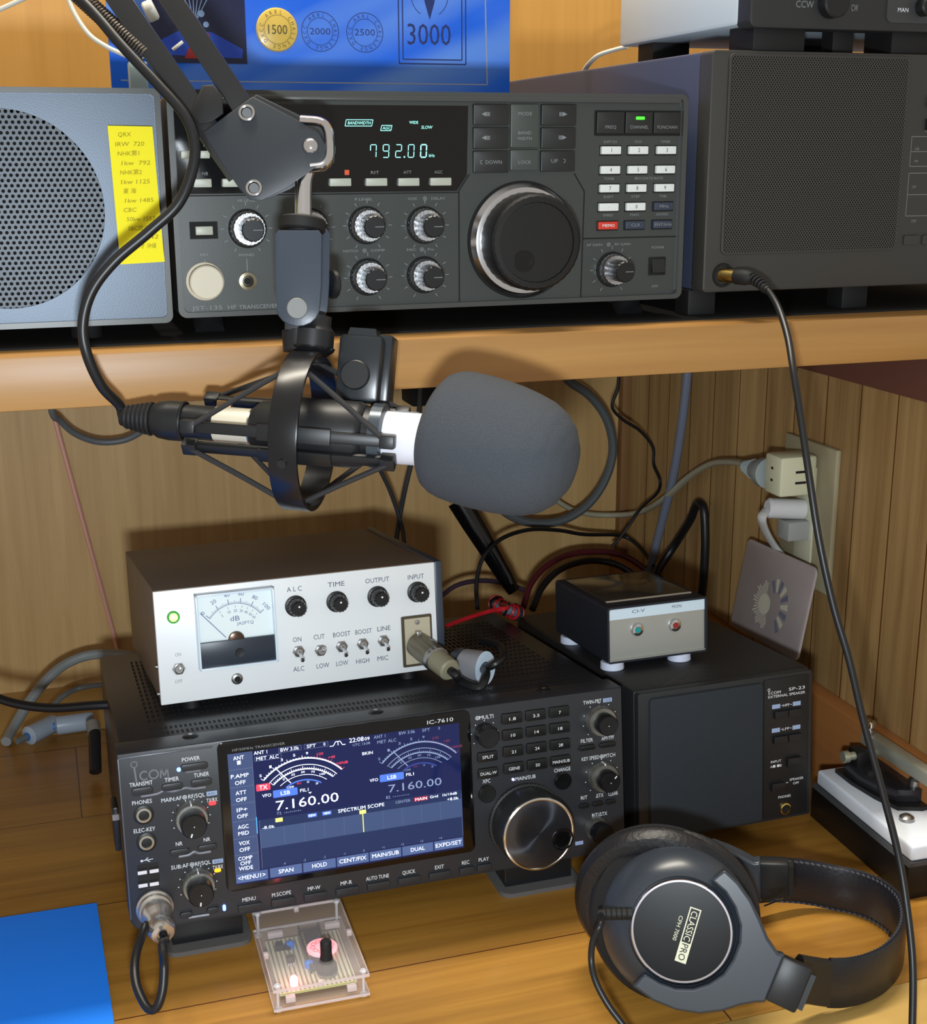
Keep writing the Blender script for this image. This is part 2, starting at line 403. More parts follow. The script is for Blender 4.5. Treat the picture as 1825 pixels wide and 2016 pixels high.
for (t, x, z, w) in [('P.LEVEL', 114.8, 67.1, 11), ('VOX', 145.5, 67, 6), ('DELAY', 162.2, 67, 9), ('NOTCH', 105.8, 36.4, 9), ('COMP', 123, 36.4, 9), ('MIC', 144.5, 36.2, 6), ('Po', 157, 36.2, 4), ('AF GAIN', 267.5, 36.3, 11), ('RF GAIN', 287.5, 36.3, 11), ('POWER', 313, 33.6, 9), ('OFF', 311.7, 8.3, 5), ('PHONES', 42.1, 35.7, 9), ('VR LEVEL', 43.5, 67.3, 11), ('KEY', 17.2, 36.5, 5),
                      ('SPEED', 276.6, 54.9, 7), ('MAN', 295.4, 54.9, 6), ('ADDRESS', 315.3, 54.9, 9), ('SHIFT', 276.7, 66.4, 7), ('STEP', 295.8, 66.4, 6), ('TAB', 315.3, 66.4, 5), ('TONE', 276.7, 77.8, 7), ('BFO·DATE·RATE', 305, 77.8, 20), ('SHIFT·CH', 277, 100.6, 9), ('VCO', 296.4, 100.6, 5), ('TIMER', 316, 100.6, 7)]:
    b.text(t, x, z, 1.5, GREY_INK, w=w)
b.text('JST-135', 17.2, 5.2, 2.4, GREY_INK, w=18); b.text('HF', 32, 5.1, 2.4, GREY_INK, w=5); b.text('TRANSCEIVER', 48.2, 4.9, 2.4, GREY_INK, w=24)
for (x, z) in [(153.5, 67), (114.6, 36.4), (151.2, 36.2), (277.6, 36.3)]:
    b.arc(x, z, 1.1, 1.1, 0, 360, .35, GREY_INK, n=16); b.disc(x, z, .45, GREY_INK)
b.line((42.1, 33.5), (42.1, 26), .4, GREY_INK); b.line((17.2, 34), (17.2, 32), .3, GREY_INK)
for (x, z) in [(42.8, 51.1), (81.1, 51), (116.8, 51.5), (153.5, 50.8), (116.5, 20), (153.2, 20.4), (280.2, 20)]:
    for k in range(11):
        a = R_(-60+k*30); b.line((x+13.2*cos(a), z+13.2*sin(a)), (x+15.4*cos(a), z+15.4*sin(a)), .4, GREY_INK)
b.build('front_panel', J)
# display window
WINM = mat('smoked_window', (9, 10, 12), .14, spec=.5)
VFD = mat('display_glow', (150, 235, 225), .5, emit=.85)
VFD2 = mat('display_dim', (110, 150, 155), .5, emit=.25)
b = MB(); b.prism([(3.9, 71.4), (174, 71.4), (180.6, 80.7), (181.6, 121.8), (3.9, 121.8)], -.6, 4, WINM)
def seg7(b, ch, x, z, w, h, m, t=.55, y=-.75, sl=.06):
    S = {'7': 'abcf', '9': 'abcdfg', '2': 'abged', '0': 'abcdef', '1': 'bc', '6': 'afgedc'}[ch]
    P = {'a': ((0, 1), (1, 1)), 'b': ((1, 1), (1, .5)), 'c': ((1, .5), (1, 0)), 'd': ((0, 0), (1, 0)), 'e': ((0, .5), (0, 0)), 'f': ((0, 1), (0, .5)), 'g': ((0, .5), (1, .5))}
    if ch == '7': S = 'abcf'
    for s in S:
        p, q = P[s]; dx, dz = (q[0]-p[0]), (q[1]-p[1]); g = .08
        p = (p[0]+dx*g, p[1]+dz*g); q = (q[0]-dx*g, q[1]-dz*g)
        b.line((x+(p[0]*w)+p[1]*h*sl, z+p[1]*h), (x+q[0]*w+q[1]*h*sl, z+q[1]*h), t, m, y=y)
for i, ch in enumerate('79200'):
    seg7(b, ch, 119.2+i*7.9, 91.6, 3.6, 7.4, VFD, t=.75 if i == 4 else .5)
b.disc(140.6, 91.8, .5, VFD, y=-.75); b.text('kHz', 158, 92.6, 1.8, VFD, w=3.6, y=-.75)

def rbox(b, x0, x1, z0, z1, m, y=-.75, sk=.8, t=.35):
    for p, q in [((x0, z0), (x1-sk, z0)), ((x1-sk, z0), (x1, z1)), ((x1, z1), (x0+sk, z1)), ((x0+sk, z1), (x0, z0))]: b.line(p, q, t, m, y=y)
rbox(b, 104.2, 121.4, 109.8, 113.4, VFD); b.text('BANDWIDTH', 112.8, 111.6, 1.8, VFD, w=14, y=-.75, shear=.2)
rbox(b, 126, 133.2, 107.2, 110.2, VFD); b.text('AGC', 129.6, 108.7, 1.7, VFD, w=5, y=-.75, shear=.2)
b.text('WIDE', 146.8, 112, 1.7, VFD, w=5.6, y=-.75); b.text('SLOW', 154.9, 109.2, 1.8, VFD, w=7, y=-.75, shear=.2)
for t, x, z in [('RIT', 122, 82.8), ('ATT', 142.4, 82.8), ('AGC', 162.2, 82.8), ('NB', 20, 83), ('XFC', 36.5, 83), ('VOX', 52, 83), ('H', 20.8, 99)]:
    b.text(t, x, z, 1.7, GREY_INK, w=len(t)*1.7, y=-.75)
b.rect(103.2, 106, 81.5, 84.4, mat('orange_mark', (190, 70, 35), .5, emit=.3), y=-.75)
b.build('display', J)
KEYM = mat('khaki_key', (168, 172, 158), .4)
for x0, x1, z0, z1 in [(13, 23.2, 75.2, 80), (29.6, 40, 75.2, 80), (46.5, 57, 75.2, 80), (93.5, 106.6, 75, 79.6), (115.8, 129, 74.9, 79.5), (136.1, 149.3, 74.7, 79.4), (156.4, 169.8, 74.7, 79.4), (16.8, 23, 91.5, 95.8), (6.5, 12.5, 91.5, 95.8)]:
    push(J, x0, x1, z0, z1, KEYM, 3.2, .5)
# band and mode keys
def tri(b, x, z, s, d, m, y):
    b.add([(x+d*s*.9, y, z), (x-d*s*.5, y, z-s*.62), (x-d*s*.5, y, z+s*.62)], [(0, 1, 2)], m)
    for k in range(3): b.rect(x-d*(s*.75+k*.75)-.22, x-d*(s*.75+k*.75)+.22, z-s*.55, z+s*.55, m, y=y)
KG = mat('grey_key', (62, 67, 64), .4)
def bigkey(x0, x1, z0, z1, m, fn, name='key'):
    q = MB(); q.rrect(x0+.3, x1-.3, z0+.3, z1-.3, .8, -2.6, .3, m, b=.5); fn(q); return q.build(name, J)
bigkey(184.2, 207.8, 110.2, 123.2, JK, lambda q: tri(q, 191.5, 117, 2.2, -1, GREY_INK, -2.75))
bigkey(184.1, 207.8, 96.2, 109.6, JK, lambda q: tri(q, 191.5, 103, 2.2, -1, GREY_INK, -2.75))
bigkey(184.1, 207.8, 81.8, 95.6, JK, lambda q: (q.text('DOWN', 197.5, 88.5, 2.2, GREY_INK, w=10.5, y=-2.75), q.arc(190, 88.5, 1.4, 1.2, 90, 270, .4, GREY_INK, y=-2.75, n=3)))
bigkey(208.4, 227.6, 96.8, 123.4, KG, lambda q: (q.text('MODE', 218, 117.4, 2., GREY_INK, w=9, y=-2.75), q.text('BAND', 217.8, 106, 1.8, GREY_INK, w=8.5, y=-2.75), q.text('WIDTH', 217.8, 102.6, 1.8, GREY_INK, w=9.5, y=-2.75)))
bigkey(208.4, 227.5, 83, 96.2, KG, lambda q: q.text('LOCK', 218, 88.4, 2., GREY_INK, w=8.5, y=-2.75))
bigkey(228.8, 252.8, 110.2, 123.4, JK, lambda q: tri(q, 244.2, 117.2, 2.2, 1, GREY_INK, -2.75))
bigkey(228.8, 252.6, 96.2, 109.6, JK, lambda q: tri(q, 244.0, 103.2, 2.2, 1, GREY_INK, -2.75))
bigkey(228.7, 252.4, 82.2, 95.5, JK, lambda q: (q.text('UP', 238, 89, 2.2, GREY_INK, w=4.5, y=-2.75), q.arc(244, 89, 1.4, 1.2, -90, 90, .4, GREY_INK, y=-2.75, n=3)))
b = MB(); b.rect(265.8, 326.2, 104.2, 119.8, MATTE, y=-.1); b.build('key_recess', J)
for x0, t, w in [(266.8, 'FREQ', 7.5), (286.6, 'CHANNEL', 13), (306.4, 'FUNCHAN', 14)]:
    q = MB(); q.rrect(x0, x0+18.9, 105.6, 118.9, .6, -2.2, .3, JK, b=.4); q.text(t, x0+9.4, 109.6, 1.9, GREY_INK, w=w, y=-2.35)
    k = q.build('key', J)
    if t == 'CHANNEL':
        q = MB(); q.rrect(293.6, 299.4, 114.2, 115.9, .4, -2.8, -2, mat('green_led', (60, 255, 40), .4, emit=2.2)); q.build('indicator_light', k)['label'] = 'lit green bar light'
NK = mat('ivory_key', (214, 218, 216), .35); NB_ = mat('navy_key', (48, 56, 72), .4); NR_ = mat('red_key', (196, 52, 34), .4)
cols = [277., 296.1, 315.9]; rows = [95.4, 83.3, 71.8, 60.1, 48.5]
for r, rowt in enumerate([('1', '2', '3'), ('4', '5', '6'), ('7', '8', '9'), ('·', '0', 'MHz'), ('MEMO', 'CLR', 'ENT/kHz')]):
    for c, t in enumerate(rowt):
        x, z = cols[c]-r*.25, rows[r]; m = NK; tm = BLACK_INK
        if t in ('MHz', 'CLR', 'ENT/kHz'): m, tm = NB_, GREY_INK
        if t == 'MEMO': m, tm = NR_, WHITE_INK
        q = MB(); q.box(x-7.3, x+7.8, -.3, .3, z-3.4, z+3.0, MATTE); q.rrect(x-6.8, x+6.6, z-2.5, z+2.4, .5, -2.8, .3, m, b=.35)
        q.text(t, x, z, 2.4 if len(t) < 2 else 1.8, tm, w=None if len(t) < 2 else min(12, len(t)*2.1), y=-2.95)
        o = q.build('key', J)
        if t == 'MEMO': o['label'] = 'red MEMO key'
def dualknob(par, x, z, r1=10.4, h1=8, r2=6.9, h2=21, m1=KN_CHROME, m2=KN_BLK, name='knob'):
    q = MB(); q.lathe([(r1, 0), (r1, h1*.45), (r1*.97, h1*.5), (r1*.97, h1-1), (r1*.9, h1)], (x, 0, z), (0, -1, 0), m1, 44, knurl=1, kn=-.035)
    q.ring((x, -.2, z), (0, -1, 0), r1+.5, .6, MATTE, 32, 6)
    o = q.build(name, par); o['label'] = 'chrome skirted control knob'
    q = MB(); q.lathe([(r2, h1-.5), (r2, h2-.8), (r2-.7, h2)], (x, 0, z), (0, -1, 0), m2, 36, knurl=1, kn=-.06)
    q.line((x, z), (x+r2*.8, z), .4, GREY_INK, y=-h2-.1)
    q.build('knob_cap', o)['label'] = 'black fluted knob cap'
    return o
for (x, z) in [(43.4, 51.1), (81.1, 51), (116.2, 51.6), (153, 51), (116.4, 20.4), (152.6, 20.6), (280.6, 20.2)]: dualknob(J, x, z)
# main dial
q = MB(); q.lathe([(35.4, 0), (35.4, 3), (32.8, 6.2), (29.5, 7)], (217.6, 0, 40.4), (0, -1, 0), mat('polished_rim', (205, 206, 210), .2, 1.), 72)
q.ring((217.6, -.3, 40.4), (0, -1, 0), 35.9, .8, MATTE, 60, 6)
dl = q.build('tuning_dial', J); dl['label'] = 'polished metal dial skirt'
q = MB(); q.lathe([(30, 6), (30, 22.5), (29.4, 25.4), (28, 26.6), (24.6, 26.8), (24.2, 25.8), (0, 25.8)], (217.6, 0, 40.4), (0, -1, 0), mat('dial_rubber', (13, 13, 14), .42, bump=.05), 72, knurl=1, kn=-.012)
q.build('dial_grip', dl)
q = MB(); q.lathe([(6.6, 25.9), (6.6, 26.6), (5.9, 26.4), (4.5, 24.2), (0, 23.6)][:2]+[(5.4, 26.6), (0, 24.0)], (209.5, 0, 29.2), (0, -1, 0), mat('gloss_black', (12, 12, 13), .12), 28); q.build('finger_dimple', dl)
# switch, mic socket cover, phones jack, power rocker
b = MB(); b.rect(9.4, 25.8, 45.6, 55.6, MATTE, y=-.1); b.box(12.6, 22.6, -3, .2, 48, 53, KEYM, b=.4); b.build('slide_switch', J)
b = MB(); b.lathe([(11.2, 0), (11.2, 2), (10.2, 2.6), (9.9, 2.6), (9.9, 9.4), (9.2, 10), (0, 10)], (16.6, 0, 21), (0, -1, 0), mat('cream_cap', (196, 188, 168), .45), 40); b.build('socket_cap', J)['label'] = 'round cream socket cover'
b = MB(); b.lathe([(5.5, 0), (5.3, 2), (3.4, 2.4), (2.6, .6), (0, .6)], (42, 0, 20.3), (0, -1, 0), mat('bronze_nut', (150, 142, 120), .35, .9), 28); b.disc(42, 20.3, 2.4, MATTE, y=-1.6); b.build('headphone_jack', J)
b = MB(); b.box(306.6, 318.8, -.8, .5, 15.6, 27.4, MATTE, b=.4); b.prism([(-.5, 17), (-4.2, 17.6), (-2.2, 22), (-1.6, 26), (-.5, 26)], 308, 317.4, JK, plane='YZ'); b.build('power_switch', J)
for x in (22, 308):
    b = MB(); b.cyl((x, 45, 2), (x, 30, -12.6), 9, RUB, 24); b.build('foot', J)
    b = MB(); b.cyl((x, 250, 2), (x, 250, -12.6), 9, RUB, 24); b.build('foot', J)

# ------------------------------------------------------------------ left loudspeaker
SPK = thing('loudspeaker', 'grey speaker box with round perforated grille and yellow note, left end of the shelf', 'loudspeaker', frame(OJ, RJ))
GF = mat('silver_grey_panel', (74, 82, 92), .4, .55, bump=.08, bscale=1300)
b = MB(); b.box(-182, -8, 18, 260, 0, 128, mat('grey_case2', (50, 52, 55), .45), b=2); b.build('case', SPK)
b = MB(); o_ = rr(-186, -3.4, -2.4, 130, 4.5, 6); i_ = rr(-182.6, -6.4, .8, 127, 3.2, 6); frame_ring(b, o_, i_, -3, 20, JB); b.build('bezel', SPK)
# panel with a round opening
b = MB(); cx, cz, rad = -93, 63.9, 55.0
N_ = 64; outer = []
for k in range(N_):
    a = 2*pi*k/N_; ca, sa = cos(a), sin(a); x0, x1, z0, z1 = -182.7, -6.3, .7, 127.1
    t = min([(x1-cx)/ca if ca > 1e-6 else 1e9, (x0-cx)/ca if ca < -1e-6 else 1e9, (z1-cz)/sa if sa > 1e-6 else 1e9, (z0-cz)/sa if sa < -1e-6 else 1e9]); outer.append((cx+t*ca, cz+t*sa))
for (x, z) in ((-182.7, .7), (-182.7, 127.1), (-6.3, .7), (-6.3, 127.1)):
    k = min(range(N_), key=lambda i: (outer[i][0]-x)**2+(outer[i][1]-z)**2); outer[k] = (x, z)
frame_ring(b, outer, [(cx+rad*cos(2*pi*k/N_), cz+rad*sin(2*pi*k/N_)) for k in range(N_)], 0, 6, GF)
b.build('front_panel', SPK)
b = MB(); b.add([(cx+rad*1.0*cos(2*pi*k/48), 1.6, cz+rad*1.0*sin(2*pi*k/48)) for k in range(48)], [tuple(range(48))], perforated('grille_sheet', (62, 67, 73), 3.3e-3, .98e-3, .45, .4)); b.build('grille', SPK)['label'] = 'round perforated metal grille'
b = MB(); b.lathe([(54, 8), (50, 9), (38, 20), (14, 26), (12, 22), (0, 18)], (cx, -2, cz), (0, 1, 0), mat('speaker_paper', (16, 16, 17), .9), 48); b.build('speaker_cone', SPK)
for x in (-160, -52):
    b = MB(); b.cyl((x, 30, 2), (x, 30, -12.6), 9, RUB, 24); b.build('foot', SPK); b = MB(); b.cyl((x, 235, 2), (x, 235, -12.6), 9, RUB, 24); b.build('foot', SPK)
# yellow sticky note, slightly curled, with pencil writing
YN = mat('yellow_paper', (234, 222, 10), .7); PEN = mat('pencil', (150, 138, 30), .8)
b = MB()
c4 = [V((-33.4, 109.6)), V((-8.7, 109.2)), V((-6.6, 33.4)), V((-31.6, 32.4))]
def npt(u, v):
    a = c4[0].lerp(c4[1], u); c = c4[3].lerp(c4[2], u); p = a.lerp(c, v); return (p.x, -3.25-.4*u-2.2*max(0, v-.8)**2*20*u, p.y)
g = 10; vs = [npt(i/4, j/g) for j in range(g+1) for i in range(5)]
b.add(vs, [(j*5+i, j*5+i+5, j*5+i+6, j*5+i+1) for j in range(g) for i in range(4)], YN)
for j, (t, u) in enumerate([('QRX', .35), ('IRW  720', .45), ('NHK第1', .4), ('1kw  792', .55), ('NHK第2', .42), ('1kw 1125', .5), ('東 海', .35), ('1kw 1485', .55), ('CBC', .32), ('50kw 1557', .55), ('SBC放送', .48), ('1242', .72), ('ラジオ 沖縄', .55)]):
    p = npt(u, .06+j*.068); b.text(t, p[0], p[2], 2.3, PEN, y=p[1]-.4, w=min(16, len(t)*2.4), rot=.02, shear=.15)
o = b.build('sticky_note', None); o.matrix_world = SPK.matrix_world @ M4.Translation(o.location); tag(o, 'tall yellow sticky note with faint pencil writing on the grey speaker', 'note')

# ------------------------------------------------------------------ poster board behind, round badge
BLU = mat('glossy_blue_print', (44, 122, 246), .16, mottle=.16, bscale=9, spec=.5)
_n = BLU.node_tree.nodes; _l = BLU.node_tree.links
_tc = _n.new('ShaderNodeTexCoord'); _m0 = _n.new('ShaderNodeMapping'); _m0.inputs['Rotation'].default_value = (0, R_(24), 0); _mp = _n.new('ShaderNodeMapping'); _mp.inputs['Scale'].default_value = (2.0, 1, 20)
_ns = _n.new('ShaderNodeTexNoise'); _ns.inputs['Scale'].default_value = 1; _ns.inputs['Detail'].default_value = 1.5; _cr = _n.new('ShaderNodeValToRGB')
_l.new(_tc.outputs['Object'], _m0.inputs[0]); _l.new(_m0.outputs[0], _mp.inputs[0]); _l.new(_mp.outputs[0], _ns.inputs['Vector']); _l.new(_ns.outputs['Fac'], _cr.inputs[0])
_cr.color_ramp.elements[0].position = .42; _cr.color_ramp.elements[0].color = lin((34, 112, 246))+(1,); _cr.color_ramp.elements[1].position = .74; _cr.color_ramp.elements[1].color = lin((150, 196, 255))+(1,)
_l.new(_cr.outputs[0], _n['Principled BSDF'].inputs['Base Color'])
board = thing('display_board', 'glossy blue award board standing behind the transceiver', 'board', frame((-.441, -.42, .5390), M4.Identity(3)))
b = MB(); b.box(-146.5, 144.2, 0, 4, .2, 215, BLU, b=.5); 
b.text('3000', 81.5, 47, 14.5, mat('navy_ink', (28, 48, 110), .5), w=33)
NI = MATS['navy_ink']
for (x0, x1, z0, z1) in [(58.5, 109.5, 26.5, 160), (61.5, 106.5, 29.5, 158)]:
    for p, q in [((x0, z0), (x1, z0)), ((x1, z0), (x1, z1)), ((x1, z1), (x0, z1)), ((x0, z1), (x0, z0))]: b.line(p, q, .9, NI)
b.add([(82, -.13, 57), (78, -.13, 70), (82, -.13, 80), (86, -.13, 70)], [(0, 1, 2, 3)], NI)
b.arc(82, 74, 14, 15, -60, 60, .5, NI); b.arc(82, 74, 14, 15, 120, 240, .5, NI)
for x, t in ((.5, '2000'), (33.2, '2500')):
    b.arc(x, 47.2, 13.4, 13.4, 0, 360, .5, NI, n=40); b.arc(x, 47.2, 9.2, 9.2, 0, 360, .4, NI, n=36); b.text(t, x, 47.4, 4.4, NI, w=15)
    for k, ch in enumerate('ARRL CHALLENGE DXCC '):
        a = R_(130-k*18); b.text(ch, x+11.2*cos(a), 47.2+11.2*sin(a), 2.6, NI, rot=a-pi/2)
GL = mat('grey_rule', (150, 160, 180), .4)
b.line((126.2, 12.5), (121, 215), 1.0, GL); b.line((-140, 12.5), (126.2, 12.5), .8, GL)
b.build('panel', board)
# inset picture: night sky, tower, red building (a plain generic print)
b = MB(); b.box(-118, -52.5, -.5, 0, 24.5, 200, mat('night_print', (16, 26, 66), .3, mottle=.5, bscale=40))
b.add([(-118, -.7, 36), (-98, -.7, 46), (-76, -.7, 45), (-55, -.7, 34), (-56, -.7, 28), (-118, -.7, 30)], [(0, 1, 2, 3, 4, 5)], mat('blue_glow_print', (24, 70, 190), .4))
b.add([(-96, -.8, 27.5), (-76, -.8, 27.5), (-78, -.8, 44), (-84, -.8, 46), (-90, -.8, 40)], [(0, 1, 2, 3, 4)], mat('red_print', (160, 30, 34), .4))
WI = mat('pale_print', (150, 185, 235), .4)
for k in range(7):
    a = R_(60+k*10); b.line((-88, 50), (-88+34*cos(a), 50+34*sin(a)), .6, WI, y=-.8)
for (x, z, r) in [(-88, 52, 3), (-94, 56, 2), (-83, 57, 2.3), (-97, 64, 1.6), (-80, 50, 2)]: b.disc(x, z, r, WI, y=-.85, n=12)
b.build('picture_print', board)
bd = thing('pin_badge', 'round yellow badge reading 1500 pinned to the blue board', 'badge', frame((-.4718, -.4205, .5865), M4.Identity(3)))
b = MB(); YB_ = mat('yellow_badge', (226, 190, 84), .3, coat=.5)
b.lathe([(14.2, 0), (14.8, 1.5), (14, 3.2), (9.5, 4.2), (0, 4.6)], (0, 0, 0), (0, -1, 0), YB_, 48)
OI_ = mat('olive_ink', (120, 100, 40), .5); b.text('1500', 0, 0, 6.2, mat('dark_olive_ink', (80, 72, 36), .5), w=13.5, y=-4.8)
b.arc(0, 0, 9.6, 9.6, 0, 360, .35, OI_, y=-4.4, n=40)
for k, ch in enumerate('ARRL CHALLENGE DXCC '):
    a = R_(130-k*18); b.text(ch, 11.6*cos(a), 11.6*sin(a), 2.6, OI_, rot=a-pi/2, y=-4.35)
b.build('badge_face', bd)

# ------------------------------------------------------------------ right receiver with square grille
mN = frame(ON, RJ); NRD = thing('radio_receiver', 'tall charcoal receiver with square mesh grille, right end of the shelf', 'radio', mN)
NF = mat('charcoal_panel', (54, 53, 50), .42, bump=.05, bscale=1500)
b = MB(); b.box(0, 296, 5, 372, -152, -.4, mat('blue_grey_case', (58, 64, 84), .55), b=2.2); b.build('case', NRD)
b = MB(); b.rrect(0, 300, -152.6, 0, 3, -8, 8, NF, b=1.2)
GI2 = GREY_INK
for (z0, z1) in ((-72.5, -53), (-105.5, -77)):
    for p, q in [((153.2, z0), (290, z0)), ((153.2, z1), (290, z1)), ((153.2, z0), (153.2, z1)), ((153.2, (z0+z1)/2), (290, (z0+z1)/2))]: b.line(p, q, .35, GI2, y=-8.13)
for t, x, z in [('MODE', 166, -49.5), ('USB', 158, -61), ('AM', 158, -69), ('CW', 158, -86), ('STEP', 160, -109)]: b.text(t, x, z, 1.6, GI2, y=-8.13)
b.build('front_panel', NRD)
PF = perforated('mesh_sheet', (88, 87, 80), 2.0e-3, .74e-3, .4, .4, flat=.8)
b = MB(); b.rrect(11.6, 147, -128.2, -1.8, 4, -9.6, -7.9, NF, b=.5); 
b.build('grille_frame', NRD)
b = MB(); pts = rr(13.2, 145.4, -126.6, -3.4, 3, 5); b.add([(p[0], -10.2, p[1]) for p in pts], [tuple(range(len(pts)))], PF)
pts = pts; b.add([(p[0], -9.75, p[1]) for p in pts], [tuple(range(len(pts)))], MATTE); b.build('grille', NRD)['label'] = 'square honeycomb mesh grille'
for z in (-30, -45):
    b = MB(); b.rrect(163, 175, z-4, z+4, 1.5, -11, -7, BLACK, b=.5); b.build('button', NRD)
b = MB(); 
for k in range(6): b.rrect(152.6+k*15, 165+k*15, -125, -118.6, .8, -9.6, -7, NF, b=.5)
b.build('button_strip', NRD)
b = MB(); b.lathe([(8, 0), (7.6, 1.2), (6, 1.2), (5.4, -2), (0, -2)], (14.6, -8, -141.4), (0, -1, 0), MATTE, 28); b.build('headphone_jack', NRD)
for (x, y) in [(2, 8), (122, 8), (262, 8), (14, 330), (262, 330)]:
    b = MB(); b.box(x-4, x+17, y, y+20, -ON.z*1000+SHZ*1000+1.4, -152, RUB, b=1.5); b.build('foot', NRD)
# rotator controller standing on it
ROT = thing('rotator_controller', 'pale grey box with black front standing on the right receiver', 'controller', mN)
b = MB(); b.box(24, 246, 6, 188, 16, 80, mat('pale_grey_case', (196, 208, 216), .4), b=3); b.build('case', ROT)
b = MB(); b.rrect(25, 250, 13.6, 84, 5, -9, 8, mat('soft_black', (40, 41, 42), .42), b=1.5)
b.text('CCW', 64, 28.6, 4.2, GREY_INK, w=13, y=-9.13); b.text('CW', 101, 27.4, 4.0, GREY_INK, w=5, y=-9.13)
b.rrect(125, 240, 19, 80, 4, -10.2, -8.5, mat('grey_sub_panel', (58, 60, 61), .42)); b.text('MAN', 137, 27, 2.6, WHITE_INK, w=8, y=-10.4)
b.build('front_panel', ROT)
for x in (82, 152):
    b = MB(); b.cyl((x, -9, 29), (x, -19, 29), 9 if x < 100 else 6, BLACK, 28, b=1); b.build('knob', ROT)
for (x0, x1, y0, y1) in [(32, 70, -2, 30), (96, 112, 6, 20), (136, 190, -2, 30), (30, 60, 140, 166), (150, 180, 140, 166)]:
    b = MB(); b.box(x0, x1, y0, y1, 0, 16.2, RUB, b=.8); b.build('foot', ROT)
# loose white lead hanging from behind the rotator box
cable('cable', 'thin white leads running behind the pale grey controller box', 'cable', [onY(1235, 92, -.40), onY(1210, 98, -.39), onY(1180, 108, -.38), onY(1163, 122, -.37), onY(1150, 142, -.36), onY(1140, 185, -.35)], 1.6, CABLE_W, flat=1.6)

# ------------------------------------------------------------------ main transceiver on the desk
mI = frame(OI, RI)
T = thing('radio_transceiver', 'black transceiver with lit colour touchscreen standing on the desk', 'radio', mI)
IP = mat('slate_panel', (44, 46, 50), .34, bump=.05, bscale=1500)
IC = mat('slate_case', (36, 37, 40), .36, bump=.05)
IK = mat('slate_key', (40, 42, 45), .38)
STRIP = mat('silver_strip', (140, 142, 150), .35, .5)
b = MB()
b.box(2, 338, 22, 262, 6, 117.5, IC, b=2.5)
for i in range(95):                                   # ventilation slots, two rows
    x = 24+i*3.15
    if x < 322: b.box(x, x+1.5, 30, 36, 117.2, 117.75, MATTE)
    if x < 322: b.box(x, x+1.5, 42, 47, 117.2, 117.75, MATTE)
for y in range(60, 235, 11):
    for x in (24, 250):
        for i in range(20): b.box(x+i*3.6, x+i*3.6+1.6, y, y+6, 117.2, 117.75, MATTE)
b.build('case', T)
for x in (47, 169, 288.8):
    b = MB(); b.lathe([(5.2, 0), (5.2, .8), (3.4, 2.0), (0, 2.2)], (x, 17.3, 117.4), (0, 0, 1), BLACK, 24); b.lathe([(1.5, 2.1), (1.5, 2.4)], (x, 17.3, 117.4), (0, 0, 1), STEEL, 10); b.build('screw', T)
b = MB(); b.rrect(0, 340, 0, 118, 11, 0, 24, IP, b=1.6, corners=(1, 1, 0, 0))
pr = mat('panel_edge', (92, 96, 102), .3, .4)
b.box(.6, 58.5, -.7, .6, 114.4, 115.6, pr, b=.2); b.box(.2, 1.2, -.5, 2, 10, 115, pr, b=.2)
# lettering and printed marks
def dots(cx, cz, r, a0=225, a1=-45, n=9, m=WHITE_INK):
    for k in range(n):
        a = R_(a0+(a1-a0)*k/(n-1)); b.disc(cx+r*cos(a), cz+r*sin(a), .38, m, n=8)
LG = mat('logo_grey', (120, 124, 128), .35, .4)
# maker's logo: small ring over the i, then COM
b.arc(10, 110.2, 1.9, 1.9, 0, 360, .6, LG, n=20); b.line((10, 108.1), (10.6, 99), 1.1, LG)
b.arc(15.6, 102.3, 2.5, 2.7, 45, 315, 1.0, LG, n=16); b.arc(21.4, 102.3, 2.7, 2.7, 0, 360, 1.0, LG, n=22)
for p, q in [((25.4, 99.2), (25.9, 105.2)), ((25.9, 105.2), (27.8, 100.2)), ((27.8, 100.2), (29.7, 105.2)), ((29.7, 105.2), (30.2, 99.2))]: b.line(p, q, .95, LG)
for t, x, z, w in [('POWER', 44.7, 109, 10.6), ('TRANSMIT', 13.3, 97.4, 13.5), ('TIMER', 32.1, 97.5, 8.4), ('TUNER', 50.5, 97.9, 9), ('PHONES', 13, 85.5, 11.5), ('ELEC-KEY', 13.2, 67.3, 12.6), ('MIC', 15, 24.6, 5),
                   ('MAIN:AF', 31, 84.6, 12), ('RF/SQL', 46.6, 84.6, 10), ('TX/RX', 55.9, 80.3, 6.6), ('NR', 33.6, 54.8, 4), ('NR', 51, 54.8, 4), ('SUB:AF', 33, 39.8, 10.5), ('RF/SQL', 47.4, 39.7, 9.4), ('TX/RX', 56.6, 35.4, 6.4),
                   ('MENU', 74.9, 10.5, 8.2), ('M.SCOPE', 96, 10.4, 12), ('MP-W', 117.5, 10.5, 8), ('MP-R', 139.1, 10.4, 7.4), ('AUTO TUNE', 160.3, 10.5, 15), ('QUICK', 181.9, 10.5, 8.6), ('EXIT', 203.3, 10.4, 6), ('REC', 221.8, 10.4, 5), ('PLAY', 234.8, 10.5, 7),
                   ('MULTI', 240.6, 110.1, 9.5), ('XFC', 238.9, 65.4, 5.4), ('CHANGE', 294, 65.5, 11.6), ('MAIN/SUB', 267, 63.7, 14), ('TWIN-PBT', 317.6, 110.6, 13), ('FILTER', 312.8, 83.6, 8.6), ('APF/TPF', 328.4, 83.3, 9),
                   ('KEY SPEED', 315.2, 70.6, 12.6), ('PITCH', 329.5, 70.6, 8), ('RIT', 309.6, 42.9, 4.6), ('ΔTX', 321.3, 42.7, 5.4), ('CLEAR', 331.5, 42.5, 7), ('RIT/ΔTX', 320.9, 29, 11)]:
    b.text(t, x, z, 2.6, WHITE_INK, w=w*1.04)
